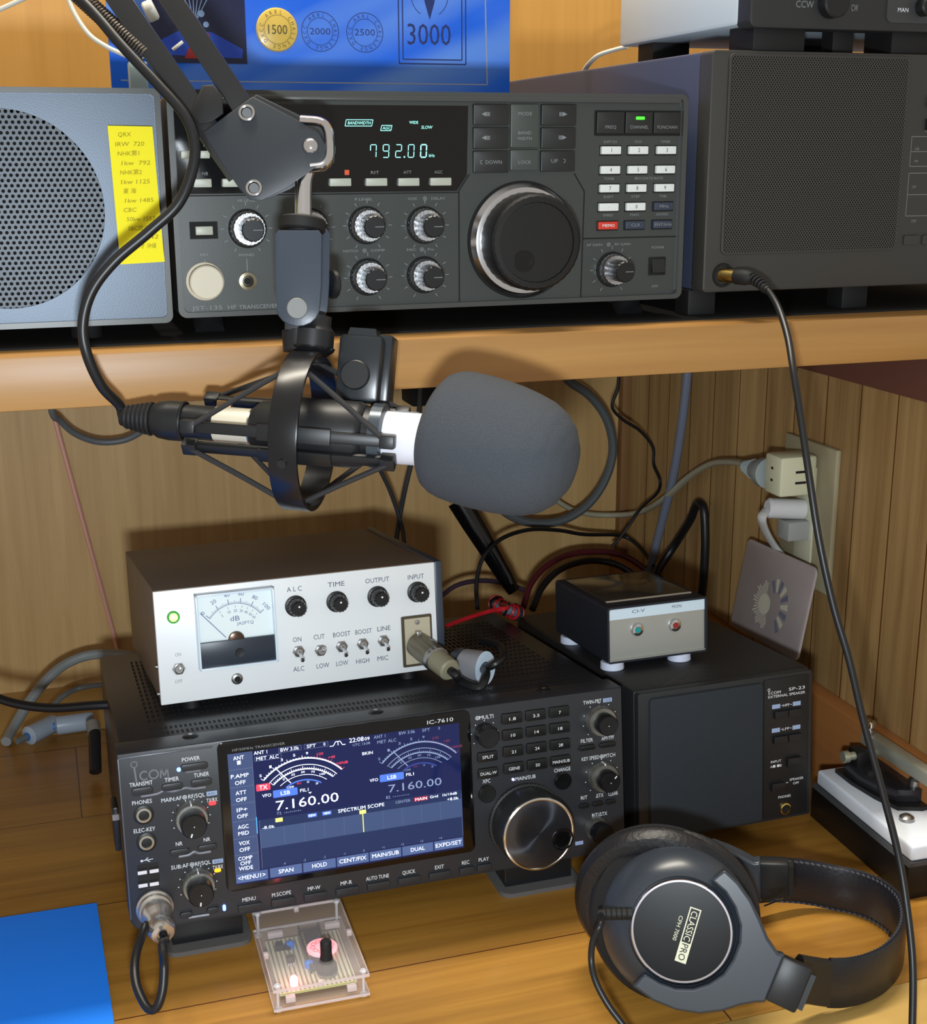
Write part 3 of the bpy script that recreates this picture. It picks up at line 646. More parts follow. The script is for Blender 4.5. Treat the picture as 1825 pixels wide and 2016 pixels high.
for x, z in [(39.2, 84.6), (40.6, 39.8), (234.2, 110.1), (323.6, 70.6)]:
    b.arc(x, z, 1.2, 1.2, 0, 360, .4, WHITE_INK, n=14); b.disc(x, z, .5, WHITE_INK, n=8)
for x0, x1, z0, z1, t in [(52.8, 59.4, 83.1, 86.1, 'AGC'), (53.4, 60.2, 37.9, 40.7, 'AGC'), (325.6, 332.2, 109, 111.8, 'CLR'), (302, 308, 9.2, 11.9, '')]:
    b.rect(x0, x1, z0, z1, BLUE_INK, y=-.12)
    if t: b.text(t, (x0+x1)/2, (z0+z1)/2, 1.6, BLACK_INK, w=5, y=-.2)
dots(42.1, 70.6, 12, 205, -25, 10); dots(43.3, 26, 12, 205, -25, 10); dots(322.8, 96.6, 12.5); dots(323.3, 56.2, 12.5); dots(239, 98.3, 9.5, 215, -35, 7)
b.rect(6.9, 20.0, 28.2, 45, mat('usb_recess', (26, 27, 29), .4), y=-.1)
b.line((10, 47.3), (17, 47.6), .4, WHITE_INK); b.disc(10, 47.3, .8, WHITE_INK, n=8); b.line((12, 47.4), (14, 49), .4, WHITE_INK); b.line((13, 47.4), (15, 46), .4, WHITE_INK)
b.build('front_panel', T)
# light strips
b = MB(); b.tube([(12.7, -.2, 89.2), (22, -.3, 89.4), (27, -.3, 90.8), (32.4, -.3, 89.6), (40, -.3, 90.6), (45, -.3, 89.4), (52.4, -.2, 89.3)], .8, STRIP, 6); b.tube([(40.9, -.2, 100.9), (49.9, -.2, 100.7)], .8, STRIP, 6, smooth=False)
b.tube([(32.8, -.2, 46.3), (39, -.3, 46.6), (42.5, -.3, 48), (46, -.3, 46.6), (52.8, -.2, 46.5)], .9, STRIP, 6); b.tube([(36, -.2, 4.9), (49, -.2, 4.7)], .9, STRIP, 6, smooth=False)
b.build('silver_trim', T)
def ledp(x, z, rx, rz, c, e, lab):
    q = MB(); q.rrect(x-rx, x+rx, z-rz, z+rz, min(rx, rz)*.95, -.8, .2, mat('led_%d_%d' % (x, z), c, .4, emit=e)); o = q.build('indicator_light', T); o['label'] = lab
ledp(36.8, 103.2, 1.3, 1.3, (90, 130, 255), 6, 'blue power light'); ledp(56, 78.2, 2.3, 1.1, (255, 45, 50), 2.2, 'red transmit light'); ledp(56.3, 33.3, 2.1, 1.1, (255, 150, 20), 2.0, 'orange light')
ledp(58.8, 7.6, 1.0, 2.0, (90, 130, 255), 6, 'blue oval light'); ledp(257.9, 63.8, .9, .9, (160, 170, 255), 4, 'small blue light')
# pill buttons
for x0, x1, z0, z1 in [(37.9, 54.9, 101.6, 106.2), (7.1, 20.2, 90.4, 95.2), (25.4, 38.6, 90.6, 95.2), (43.5, 56.7, 90.8, 95.4), (27.3, 39.6, 47.5, 51.6), (44.8, 57, 47.6, 51.8), (30.6, 38.6, 5.6, 9.2), (47.6, 55.2, 5.6, 9.4)]:
    push(T, x0, x1, z0, z1, IK, 1.8, 2)
for x in [75, 96.6, 117.9, 139.2, 160.5, 181.6, 203.1]: push(T, x-7.6, x+7.6, 2.6, 7.4, IK, 2.2, .7)
for x in (222.2, 234.7): push(T, x-5.2, x+5.2, 2.6, 7.4, IK, 2.2, .7)
KB = mat('keypad_black', (20, 21, 22), .4)
for r, (z, row) in enumerate([(107.2, ('1.8', '3.5', '7')), (95.8, ('10', '14', '18')), (84.1, ('21', '24', '28')), (72.4, ('GENE', '50', 'MAIN/SUB'))]):
    for x, t in zip((258.4, 275.4, 292.6), row): push(T, x-7.2, x+7.2, z-3.6, z+3.6, KB, 2.2, .8, txt=t, tw={'GENE': 8, 'MAIN/SUB': 12.5}.get(t, len(t)*1.55), th=2.1, name='key', tz=z-.2)
push(T, 233, 247, 79.6, 86.2, KB, 2.2, .8, txt='SPLIT', tw=8, th=2.1, name='key'); push(T, 233, 247, 68.2, 74.8, KB, 2.2, .8, txt='DUAL-W', tw=11.5, th=2.1, name='key')
for x0, x1 in [(306.6, 318.6), (322, 334)]: push(T, x0, x1, 77, 80.6, KB, 1.8, 1.6)
for x0, x1 in [(305.4, 313), (315.2, 323.4), (325.6, 333)]: push(T, x0, x1, 35.6, 39, KB, 1.8, 1.6)
BRU = mat('brushed_black', (50, 52, 54), .3, .85, aniso=.8)
for x, z in ((238.7, 56.8), (293.8, 57.8)):
    b = MB(); b.lathe([(6, 0), (6, 2.4), (5.6, 2.8), (0, 2.5)], (x, 0, z), (0, -1, 0), BRU, 32); b.build('round_button', T)
JR = mat('jack_ring', (178, 174, 160), .3, .9)
for x, z in ((13.4, 77.2), (13.8, 59.2)):
    b = MB(); b.lathe([(6.2, 0), (6.2, .8), (5.2, 1.3)], (x, 0, z), (0, -1, 0), BLACK, 28); b.lathe([(5.0, 1), (4.6, 2.0), (3.3, 2.1), (3.1, .6), (0, .6)], (x, 0, z), (0, -1, 0), JR, 28); b.disc(x, z, 3.0, MATTE, y=-.9); b.build('headphone_jack' if z > 70 else 'key_jack', T)
for x, z in ((9.8, 39.8), (17, 39.7), (9.6, 31.3), (16.5, 31.2)):
    b = MB(); b.rrect(x-2.8, x+2.8, z-1.1, z+1.1, .3, -.8, 0, mat('usb_white', (225, 222, 225), .4)); b.rrect(x-2.9, x+2.9, z+1.1, z+2.6, .2, -.3, 0, MATTE); b.build('usb_port', T)
# knobs
K1 = mat('gunmetal_knob', (150, 150, 144), .32, .85, bump=.3, bscale=1800)
def iknob(x, z, r1, h1, r2, h2, nm='knob', m1=K1, ptr=None):
    q = MB(); q.lathe([(r1*1.02, 0), (r1, h1-1.2), (r1*.92, h1)], (x, 0, z), (0, -1, 0), m1, 56, knurl=1, kn=-.02)
    if ptr is not None: q.box(x-.4, x+.4, -h1-.2, -1, z+r1*.9, z+r1+.25, WHITE_INK)
    o = q.build(nm, T); o['label'] = 'ribbed metal control knob'
    q = MB(); q.lathe([(r2, h1-.4), (r2*.98, h2-1), (r2*.88, h2), (0, h2-.3)], (x, 0, z), (0, -1, 0), KN_BLK, 40, knurl=1, kn=-.02)
    q.disc(x, z, .35, WHITE_INK, y=-h2-.1, n=8)
    if ptr is not None: a = R_(ptr); q.line((x+r2*.55*cos(a), z+r2*.55*sin(a)), (x+r2*.85*cos(a), z+r2*.85*sin(a)), .9, WHITE_INK, y=-h2-.12)
    q.build('knob_cap', o)['label'] = 'black knob cap'
iknob(42.1, 71.4, 10.6, 7.5, 8.2, 19, ptr=250); iknob(43.4, 26.4, 10.6, 7.5, 8.2, 19, ptr=262)
iknob(322.7, 97, 10.6, 7, 7.4, 16); iknob(323.2, 56.6, 10.6, 7, 7.4, 16, ptr=45)
b = MB(); b.lathe([(7.6, 0), (7.4, 10), (6.6, 11), (0, 10.8)], (238.8, 0, 98.8), (0, -1, 0), KN_BLK, 36, knurl=1, kn=-.03); b.build('knob', T)
b = MB(); b.lathe([(8.4, 0), (8.2, 7), (7.6, 8)], (317.6, 0, 19.6), (0, -1, 0), K1, 40); b.lathe([(7.7, 7.6), (7.5, 15), (6.6, 16.4), (0, 16.2)], (317.6, 0, 19.6), (0, -1, 0), KN_BLK, 40); b.build('knob', T)
# main dial
b = MB(); b.lathe([(27, 0), (27, 3), (25.6, 3.4), (25.6, 24.4), (25.2, 25)], (265.8, 0, 33.2), (0, -1, 0), mat('dial_knurl', (44, 45, 46), .38, .3), 110, knurl=1, kn=-.014)
DL = b.build('tuning_dial', T)
b = MB(); b.lathe([(25.3, 24.8), (25.1, 26.4), (24, 27), (23.4, 26.7)], (265.8, 0, 33.2), (0, -1, 0), mat('bright_ring', (215, 212, 205), .14, 1.), 90, close=True); b.build('rim', DL)['label'] = 'bright metal rim'
DFM = bpy.data.materials.new('spun_black'); DFM.use_nodes = True
_b = DFM.node_tree.nodes['Principled BSDF']; _b.inputs['Base Color'].default_value = (.10, .105, .125, 1); _b.inputs['Metallic'].default_value = .9; _b.inputs['Roughness'].default_value = .24; _b.inputs['Anisotropic'].default_value = .95
_t = DFM.node_tree.nodes.new('ShaderNodeTangent'); _t.direction_type = 'RADIAL'; _t.axis = 'Y'
DFM.node_tree.links.new(_t.outputs[0], _b.inputs['Tangent'])
b = MB(); b.lathe([(23.5, 0), (23.2, .1), (12, .1), (0, .1)], (0, 0, 0), (0, -1, 0), DFM, 80); f_ = b.build('dial_face', DL); f_.location = (.2658, -.0265, .0332)
b = MB(); b.lathe([(7.6, 26.6), (7.6, 27.2), (6.8, 27.1), (5, 25.6)], (282.4, 0, 27.2), (0, -1, 0), mat('gloss_black', (12, 12, 13), .12), 32); b.lathe([(5, 26.7), (4, 26.75), (0, 26.8)], (282.4, 0, 27.2), (0, -1, 0), MATS['gloss_black'], 24); b.build('finger_dimple', DL)
# feet: front bail feet with felt pads on the desk
FELT = mat('grey_felt', (92, 90, 88), .95, bump=.4, bscale=900)
Iinv = T.matrix_world.inverted()
for xa, xb in ((-602, -550), (-372, -316)):
    b = MB(); b.prism([(-640+22, 30), (-640+30, 31), (-566, 24), (-572, 3), (-620, 3)], xa+3, xb-3, mat('gloss_foot', (26, 27, 29), .25), plane='YZ', b=1); b.build('bail_foot', T, world=True)
    b = MB(); b.prism(rr(xa-2, xb+2, -630, -566, 8), 0, 3.2, FELT, plane='XY'); b.build('felt_pad', T, world=True)['label'] = 'grey felt pad under the foot'
for x in (-590, -320):
    b = MB(); b.cyl((x, -420, 12), (x, -420, 0), 9, RUB, 20); b.build('foot', T, world=True)
b = MB(); b.rrect(-4, -.2, 40, 70, 1.5, 40, 62, BLACK, b=.8); b.box(-4.4, -.2, 38, 50, 62, 66, STEEL); b.build('side_bracket', T)

# screen
SCR = mat('screen_navy', (10, 14, 34), .08, emit=1.0, ecol=(20, 30, 78), spec=.4)
def em(name, c, e=1.0): return mat(name, c, .4, emit=e, spec=.2)
S_W = em('screen_white', (225, 235, 255), 1.15); S_D = em('screen_dim', (120, 135, 165), .75); S_B = em('screen_blue', (70, 105, 190), .8); S_R = em('screen_red', (225, 60, 80), .95)
S_Y = em('screen_yellow', (235, 235, 110), 1.0); S_K = em('screen_button', (66, 82, 120), .95); S_N = em('screen_slate', (52, 64, 96), .9); S_L = em('screen_line', (72, 82, 108), .8); S_C = em('screen_cyan', (70, 150, 215), .9)
b = MB(); b.rrect(61.2, 229, 17.6, 117, 4.5, -1.0, 3, mat('glass_black', (8, 8, 10), .1), b=.4)
b.text('HF/50MHz TRANSCEIVER', 87.4, 111.1, 1.7, GREY_INK, w=33.5, y=-1.12); b.text('IC-7610', 208, 112, 2.6, WHITE_INK, w=18, y=-1.12)
bz = b.build('screen_bezel', T)
b = MB(); y0 = -1.12; b.rect(67.3, 220.9, 21.6, 108.9, SCR, y=y0)
y = y0-.06; b.rect(67.3, 82.6, 29.4, 108.9, S_N, y=y); y = y0-.12
for z in (98.2, 86.6, 75.4, 63.8, 52.4, 41.4, 29.6): b.rect(67.5, 82.4, z-.25, z+.25, S_L, y=y)
b.rect(82.5, 82.9, 29.6, 108.9, S_L, y=y); b.rect(82.6, 83.2, 54, 65, S_C, y=y-.05)
for t, z in [('ANT', 105.8), ('1', 102.6), ('P.AMP', 93.9), ('OFF', 89.4), ('ATT', 82.7), ('OFF', 78.1), ('IP+', 71.4), ('OFF', 67.1), ('AGC', 60), ('MID', 55.7), ('VOX', 49.1), ('OFF', 44.7), ('COMP', 38.9), ('OFF', 35.6), ('WIDE', 32.2)]:
    b.text(t, 74.2, z, 2.5, S_W, w=len(t)*2.25, y=y)
b.rect(67.5, 88, 22.6, 29, S_K, y=y); b.text('<MENU1>', 77.6, 25.9, 2.8, S_W, w=17.5, y=y-.05)
xs = [88.9, 110.6, 133, 155.2, 177.4, 199.6, 220.6]
for i, t in enumerate(['SPAN', 'HOLD', 'CENT/FIX', 'MAIN/SUB', 'DUAL', 'EXPD/SET']):
    b.rect(xs[i]+.4, xs[i+1]-.4, 22.8, 29.2, S_K, y=y); b.text(t, (xs[i]+xs[i+1])/2, 26.1, 2.7, S_W, w=len(t)*2.15+1, y=y-.05)
b.text('ANT 1', 88.2, 107.3, 2.3, S_W, w=8.6, y=y)
def sb(x0, x1, z0, z1, m, t=.35):
    for p, q in [((x0, z0), (x1, z0)), ((x1, z0), (x1, z1)), ((x1, z1), (x0, z1)), ((x0, z1), (x0, z0))]: b.line(p, q, t, m, y=y)
sb(100, 114.4, 105.4, 108.5, S_L); b.text('BW 3.0k', 107, 107, 2.2, S_W, w=12, y=y); sb(116.4, 131.9, 105.4, 108.5, S_L); b.text('SFT', 121, 107, 2.1, S_W, w=6, y=y); b.text('0', 129.6, 107, 2.1, S_W, y=y)
sb(84.2, 101.3, 101.9, 104.8, S_L); b.text('MET', 88.6, 103.3, 2.3, S_W, w=6.6, y=y); b.text('ALC', 96.6, 103.3, 2.3, S_W, w=6, y=y)
for p, q in [((133, 105), (135.4, 105)), ((135.4, 105), (137, 107.6)), ((137, 107.6), (140, 107.6)), ((140, 107.6), (141.4, 105)), ((141.4, 105), (143.4, 105)), ((138.5, 107.4), (138.5, 105))]: b.line(p, q, .45, S_W, y=y)
b.text('22:08', 150.8, 107.1, 2.9, S_W, w=9.6, y=y); b.text('09', 157.9, 106.8, 2.1, S_W, w=3.4, y=y); b.text('UTC 13:08', 154, 103.7, 1.7, S_D, w=11.5, y=y)
b.text('ANT 1', 166.3, 107, 2.2, S_D, w=7.8, y=y); b.text('BW 3.0k', 185, 107.3, 2.1, S_D, w=11, y=y); b.text('SFT', 198, 107.2, 2, S_D, w=5.4, y=y); b.text('0', 207, 107.2, 2, S_D, y=y); b.text('MET', 167.6, 103.3, 2.1, S_D, w=6, y=y); b.text('ALC', 174.6, 103.3, 2.1, S_D, w=5.6, y=y)
# the two curved meters
def meter(cx, wht, red, blu, k):
    # cx: middle of the arc; curves are shallow circles
    R0 = 36.; cz = 99.6-R0
    for i, (dr, a, m, t) in enumerate([(0, 46, wht, .9), (-4.3, 45, wht, .45), (-7.2, 43, wht, .8), (-11.0, 38, wht, .35), (-14.5, 33, blu, .9)]):
        b.arc(cx, cz, (R0+dr)*.985, R0+dr, 90+a, 90-a, t, m, y=y, n=26)
        if i in (0, 2):
            for j in range(31):
                a_ = R_(90+a-2*a*j/30); r = R0+dr; L_ = 1.9 if j % 5 == 0 else 1.0
                b.line((cx+r*cos(a_), cz+r*sin(a_)), (cx+(r+L_)*cos(a_), cz+(r+L_)*sin(a_)), .32, red if (j > 17 and i == 0) else wht, y=y)
    for j, (t, m) in enumerate([('S', wht), ('1', wht), ('3', wht), ('5', wht), ('9', wht), ('+20', red), ('+40', red), ('+60dB', red)]):
        a_ = R_(90+46-92*(j+.2)/7.6); b.text(t, cx+(R0+3.6)*cos(a_), cz+(R0+3.1)*sin(a_), 1.7, m, y=y, w=len(t)*1.5)
    for j, t in enumerate(['0', '25', '50', '75', '100']):
        a_ = R_(90+28-56*j/4); b.text(t, cx+(R0-9.1)*cos(a_), cz+(R0-9.1)*sin(a_), 1.4, wht, y=y, w=len(t)*1.2)
    for j, t in enumerate(['COMP', 'ALC', '10', '20']):
        a_ = R_(90+26-52*j/3); b.text(t, cx+(R0-16.4)*cos(a_), cz+(R0-16.0)*sin(a_), 1.3, [wht, red, wht, wht][j], y=y)
    b.line((cx-17.8, 95.9), (cx-8.2, 84.3), .6, wht, y=y-.1)
meter(114.6, S_W, S_R, S_B, 1); meter(192.6, S_D, em('screen_dim_red', (120, 50, 75), .7), em('screen_dim_blue', (50, 60, 130), .7), .5)
b.rrect(84, 93.1, 81.9, 86.4, .8, y, y+.02, S_R); b.text('TX', 88.5, 84.1, 2.9, S_W, w=5.4, y=y-.1)
b.text('VFO', 90.4, 78.4, 2.1, S_W, w=5.8, y=y); b.text('BKIN', 157.7, 97, 2.0, S_W, w=7, y=y); b.text('VFO', 161, 78.1, 2, S_W, w=5.6, y=y)
for x0, x1 in ((94.5, 110.4), (165, 181.4)): b.rrect(x0, x1, 75.9, 80.9, .7, y, y+.02, S_B); b.text('LSB', (x0+x1)/2, 78.4, 2.5, S_W, w=6, y=y-.1)
b.text('FIL1', 114.8, 78.3, 2.1, S_W, w=5.4, y=y); b.text('FIL1', 185.6, 78.5, 2.0, S_W, w=5.2, y=y)
b.text('7.160.00', 116.4, 70.5, 6.2, S_W, w=41, y=y); b.text('7.160.00', 188.8, 70.6, 5.2, S_D, w=36.5, y=y)
b.add([(118.4, y, 75.2), (119.5, y, 76.4), (117.3, y, 76.4)], [(0, 1, 2)], S_W)
b.text('72', 97.6, 65.3, 1.9, S_D, w=3, y=y); b.text('82', 170, 64.9, 1.9, S_D, w=3, y=y)
for i in range(9): b.rect(101+i*1.3, 101.5+i*1.3, 64.8, 65.3+.3*(i % 2), S_D, y=y); b.rect(173.4+i*1.3, 173.9+i*1.3, 64.5, 65, S_D, y=y)
# spectrum scope
b.rect(84.6, 220.6, 30, 62.6, em('screen_scope', (30, 40, 72), .9), y=y+.03); b.rect(84.6, 220.4, 43.6, 56.4, em('screen_scope_band', (52, 66, 98), .9), y=y)
b.text('SPECTRUM SCOPE', 151.6, 60.6, 2.3, S_W, w=31, y=y-.05); b.text('CENTER', 179.9, 60.6, 1.8, S_D, w=10.4, y=y-.05)
b.rect(187.6, 197.2, 59.2, 61.9, em('screen_maroon', (150, 30, 50), .8), y=y-.03); b.text('MAIN', 192.4, 60.5, 1.9, S_W, w=8, y=y-.08); b.text('Grid', 201.3, 60.7, 1.8, S_W, w=5.6, y=y-.05); b.text('1k/10dB', 212.4, 60.7, 1.7, S_W, w=10, y=y-.05)
b.text('RBW', 119, 60.5, 1.6, S_W, w=4.6, y=y-.05); b.text('VBW', 128.6, 60.5, 1.6, S_W, w=4.6, y=y-.05)
b.rect(116, 122, 59.3, 61.8, S_B, y=y-.03); b.rect(125.6, 131.6, 59.3, 61.8, S_B, y=y-.03)
b.text('-8.0k', 90.2, 57.2, 1.9, S_W, w=8, y=y-.05); b.text('+8.0k', 214.4, 57.2, 1.9, S_W, w=8, y=y-.05)
b.rect(95, 99.6, 59.6, 62.2, S_Y, y=y-.06); b.rect(150.2, 154.6, 56.4, 58.9, S_Y, y=y-.06); b.rect(152.1, 152.6, 43.8, 57, S_Y, y=y-.06)
for k in range(9):
    x = 100.2+k*13.15
    if k != 4: b.rect(x-.12, x+.12, 43.6, 56.4, S_L, y=y-.04)
    b.text(['-4', '-3', '-2', '-1', '0', '+1', '+2', '+3', '+4'][k], 99+k*13.2, 31, 1.6, S_D, y=y-.05)
b.rect(84.4, 84.8, 30, 62.5, S_L, y=y-.05); b.rect(220.2, 220.5, 30, 60, S_L, y=y-.05)
b.build('screen_picture', bz)['label'] = 'lit touchscreen picture'

# ------------------------------------------------------------------ black external speaker
mS = frame(OS, RS)
E_ = thing('loudspeaker', 'square black desk speaker with cloth grille, right of the lit transceiver', 'loudspeaker', mS)
b = MB(); b.box(0, 142.3, 4, 232, 0, 112.8, mat('crackle_black', (34, 34, 36), .45, bump=.35, bscale=1200), b=2.5); b.build('case', E_)
b = MB(); b.rrect(1, 141.3, .8, 112, 2.5, -1.5, 6, DARK, b=.8); b.rect(99.9, 100.5, 4, 109, MATTE, y=-1.62)
b.rrect(100.8, 138, 3, 109.4, 1.2, -2.2, -1, BLACK, b=.3)
b.arc(104.5, 101.6, .9, .9, 0, 360, .35, WHITE_INK, y=-2.35, n=12); b.line((104.5, 100.6), (104.6, 97.9), .5, WHITE_INK, y=-2.35); b.text('COM', 110, 99, 2.1, WHITE_INK, w=8.4, y=-2.35)
b.text('SP-23', 127.6, 100, 2.3, WHITE_INK, w=13.4, y=-2.35); b.text('EXTERNAL SPEAKER', 119.3, 96.2, 1.9, WHITE_INK, w=30.6, y=-2.35)
for z in (88.4, 70.4):
    b.rect(107.2, 114, z-1.6, z+1.6, BLUE_INK, y=-2.35); b.rect(124.4, 131, z-1.6, z+1.6, BLUE_INK, y=-2.35); b.text('HPF' if z > 80 else 'LPF', 119, z, 1.9, WHITE_INK, w=5.4, y=-2.35)
    b.rect(115, 116, z-.2, z+.2, WHITE_INK, y=-2.35); b.rect(122.4, 123.6, z-.2, z+.2, WHITE_INK, y=-2.35)
b.text('INPUT', 111, 46.6, 1.8, WHITE_INK, w=8.6, y=-2.35); b.text('A■ ■B', 111, 43, 1.8, WHITE_INK, w=9.5, y=-2.35); b.text('SPEAKER', 128.4, 30.6, 1.8, WHITE_INK, w=11.6, y=-2.35); b.text('OFF', 128, 27.4, 1.8, WHITE_INK, w=5, y=-2.35); b.text('PHONES', 118.4, 18.4, 1.9, WHITE_INK, w=10.4, y=-2.35); b.rect(119.5, 121.5, 28.6, 29, WHITE_INK, y=-2.35)
b.build('front_panel', E_)
b = MB(); b.rrect(9, 99.2, 3.4, 108, 3, -4.4, -1, mat('grille_cloth', (38, 44, 50), .8, bump=.8, bscale=1600, mottle=.5), b=1.4); b.build('grille', E_)['label'] = 'black cloth grille'
for x0, x1, z0, z1 in [(108.4, 119.4, 79.6, 85), (120, 131.4, 79.6, 85), (108, 119.2, 60.6, 66), (120, 131, 60.6, 66), (119.6, 131.4, 41, 48), (106.6, 117.4, 24.4, 30.4)]: push(E_, x0, x1, z0, z1, BLACK, 5, .6)
b = MB(); b.lathe([(4.6, 1.8), (4.5, 3.4), (3.5, 3.8), (3, 2), (0, 2)], (119, 0, 8.9), (0, -1, 0), GOLD, 28); b.disc(119, 8.9, 2.8, MATTE, y=-2.5); b.build('headphone_jack', E_)
Einv = E_.matrix_world
for x in (-265, -140):
    for yy, zt in ((-560, 23), (-425, 13)):
        b = MB(); b.cyl((x, yy, zt), (x, yy, 0), 8, RUB, 20); b.build('foot', E_, world=True)
# fine scratches on its lid (wear)
b = MB(); SCM = mat('scratch', (96, 94, 88), .5)
for p, q in [((20, 14), (66, 8)), ((24, 6), (52, 26)), ((40, 4), (36, 20)), ((44, 5), (38, 22)), ((50, 4), (46, 16)), ((60, 30), (92, 20)), ((30, 9), (40, 3))]:
    d = V((q[0]-p[0], q[1]-p[1])).normalized(); n = V((-d.y, d.x))*.12
    b.add([(p[0]-n.x, p[1]-n.y, 112.9), (q[0]-n.x, q[1]-n.y, 112.9), (q[0]+n.x, q[1]+n.y, 112.9), (p[0]+n.x, p[1]+n.y, 112.9)], [(0, 1, 2, 3)], SCM)
b.build('scratches', E_)

# ------------------------------------------------------------------ white-fronted microphone processor box
mA = frame(OA, RA)
A_ = thing('audio_processor', 'brown metal box with white front, needle meter and toggle switches on top of the transceiver', 'processor', mA)
ALU = mat('white_aluminium', (228, 232, 234), .4, .05, bump=.03)
BRN = mat('brown_enamel', (104, 92, 82), .42, bump=.04)
b = MB(); b.box(.6, 200.4, 3, 175.7, .5, 77.4, BRN, b=1.2)
b.box(196.8, 202.6, -2, 175, 0, 78.4, mat('blue_grey_edge', (52, 60, 72), .35), b=1)
b.build('case', A_)
for (y_, z_) in [(10, 24), (10, 5)]:
    b = MB(); b.lathe([(1.8, 0), (1.8, 1.2), (1, 1.8)], (.6, y_, z_), (-1, 0, 0), STEEL, 12); b.build('screw', A_)
b = MB(); b.box(0, 197, -1.5, 3, 0, 77.7, ALU, b=.4)
AI = mat('slate_ink', (74, 84, 104), .6); AF_ = mat('faint_ink', (150, 156, 162), .6)
yy = -1.62
for t, x, z, w in [('A L C', 95.1, 69.5, 10.5), ('TIME', 124.8, 69.7, 12), ('OUTPUT', 154.5, 69.4, 17.5), ('INPUT', 183, 68.8, 12), ('ON', 95, 33.9, 6), ('CUT', 110.6, 33.9, 7.8), ('BOOST', 126.8, 33.8, 12.5), ('BOOST', 142.6, 33.8, 12), ('LINE', 157.6, 34.2, 9.6), ('ALC', 94.9, 13, 7.8), ('LOW', 112.1, 13.1, 9), ('LOW', 126, 13, 8.6), ('HIGH', 140.9, 12.7, 9.6), ('MIC', 155.7, 12.8, 8)]:
    b.text(t, x, z, 3.3, AI, w=w, y=yy)
b.text('ON', 13.4, 33.5, 2.4, AF_, w=4, y=yy); b.text('OFF', 12.6, 15.1, 2.4, AF_, w=5, y=yy)
b.build('front_panel', A_)
for x in (22, 178):
    for y_ in (14, 158): 
        b = MB(); b.cyl((x, y_, 1), (x, y_, -7.9), 6, RUB, 20); b.build('foot', A_)
b = MB(); b.lathe([(4.2, 1.4), (4.2, 3), (3.6, 3.4)], (12.1, 0, 59.5), (0, -1, 0), mat('green_lens', (70, 170, 60), .25), 24); b.lathe([(3.0, 3.2), (2.4, 4.4), (0, 5)], (12.1, 0, 59.5), (0, -1, 0), mat('green_glow', (190, 255, 130), .3, emit=2.0), 20); b.build('indicator_light', A_)['label'] = 'glowing green lamp'
def toggle(x, z, up):
    q = MB(); q.lathe([(4.4, 1.5), (4.4, 2.6)], (x, 0, z), (0, -1, 0), STEEL, 6); q.lathe([(3.2, 2), (3.2, 4.6), (2.4, 5.2), (0, 5.2)], (x, 0, z), (0, -1, 0), STEEL, 20); o = q.build('toggle_switch', A_); o['label'] = 'chrome toggle switch'
    q = MB(); d = V((0, -1, .42 if up else -.42)).normalized(); p = V((x, -4.6, z)); q.cyl(p, p+d*8.5, .9, CHROME, 12, r1=1.35); q.lathe([(1.3, 0), (1.6, .6), (1.3, 1.6), (0, 1.9)], p+d*8.2, d, CHROME, 12); q.build('lever', o)
for x, z, u in [(95.5, 25.4, 0), (111, 24.2, 1), (126.2, 25, 0), (141.4, 25, 0), (156.7, 25.4, 0), (13.2, 23.8, 1)]: toggle(x, z, u)
BK2 = mat('bakelite', (20, 21, 23), .3)
for x, z in [(95.2, 57.6), (124.4, 57.4), (154, 57.8), (183.4, 57.8)]:
    q = MB(); q.lathe([(7.4, 1.4), (7.4, 3.0), (6.2, 3.6)], (x, 0, z), (0, -1, 0), BLACK, 36); q.lathe([(6.3, 3.4), (5.8, 12.5), (4.9, 13.8), (0, 13.8)], (x, 0, z), (0, -1, 0), BK2, 30, knurl=1, kn=-.09); q.disc(x, z+1.6, .7, WHITE_INK, y=-14, n=10); q.build('knob', A_)
# meter: clear case, scale card, black lower cover, needle
b = MB(); x0, x1, z0, z1 = 26.4, 79.6, 22, 73.8
CARD = mat('scale_card', (226, 238, 240), .5)
b.box(x0+1, x1-1, -4.4, -1.4, z0+1, z1-1, CARD)
MI = mat('meter_ink', (90, 105, 150), .6); cxm, czm = 53., 44.6-4; yk = -4.52; Rm = 25.5
def mp(a, r): a = R_(a); return (cxm+r*cos(a)*.92, czm+r*sin(a))
for j in range(51):
    a = 140-100*j/50; L_ = 3.6 if j % 10 == 0 else (2.4 if j % 5 == 0 else 1.4); b.line(mp(a, Rm-1.4), mp(a, Rm-1.4+L_), .45 if j % 10 == 0 else .2, MI, y=yk)
b.arc(cxm, czm, (Rm-1.4)*.92, Rm-1.4, 140, 40, .3, MI, y=yk)
for j, t in enumerate(['0', '20', '40', '60', '80', '100']):
    a = 140-20*j; p = mp(a, Rm+5.2); b.text(t, p[0], p[1], 2.6, MI, y=yk, rot=R_(a-90), w=len(t)*1.9)
for j, t in enumerate(['5', '10', '20', '30', '40', '50', '60']):
    a = [120, 103, 89, 76, 65, 54, 44][j]; p = mp(a, Rm-6.4); b.text(t, p[0], p[1], 1.9, MI, y=yk, rot=R_(a-90)*.8); b.line(mp(a, Rm-4.2), mp(a, Rm-2.9), .3, MI, y=yk)
b.text('dB', 52.6, 54.4, 3.4, MI, w=6.4, y=yk); b.text('JA2PTQ', 59.4, 50.6, 2.1, MI, w=11.6, y=yk)
mt = b.build('meter', A_); mt['label'] = 'square panel meter marked dB'
b = MB(); b.box(x0+1.2, x1-1.2, -7.4, -4.4, z0+1.2, 40.4, mat('meter_black', (38, 46, 58), .35), b=.3); b.lathe([(3.2, 7.4), (3, 8.2), (0, 8.0)], (54, 0, 31), (0, -1, 0), BLACK, 24); b.build('meter_cover', mt)
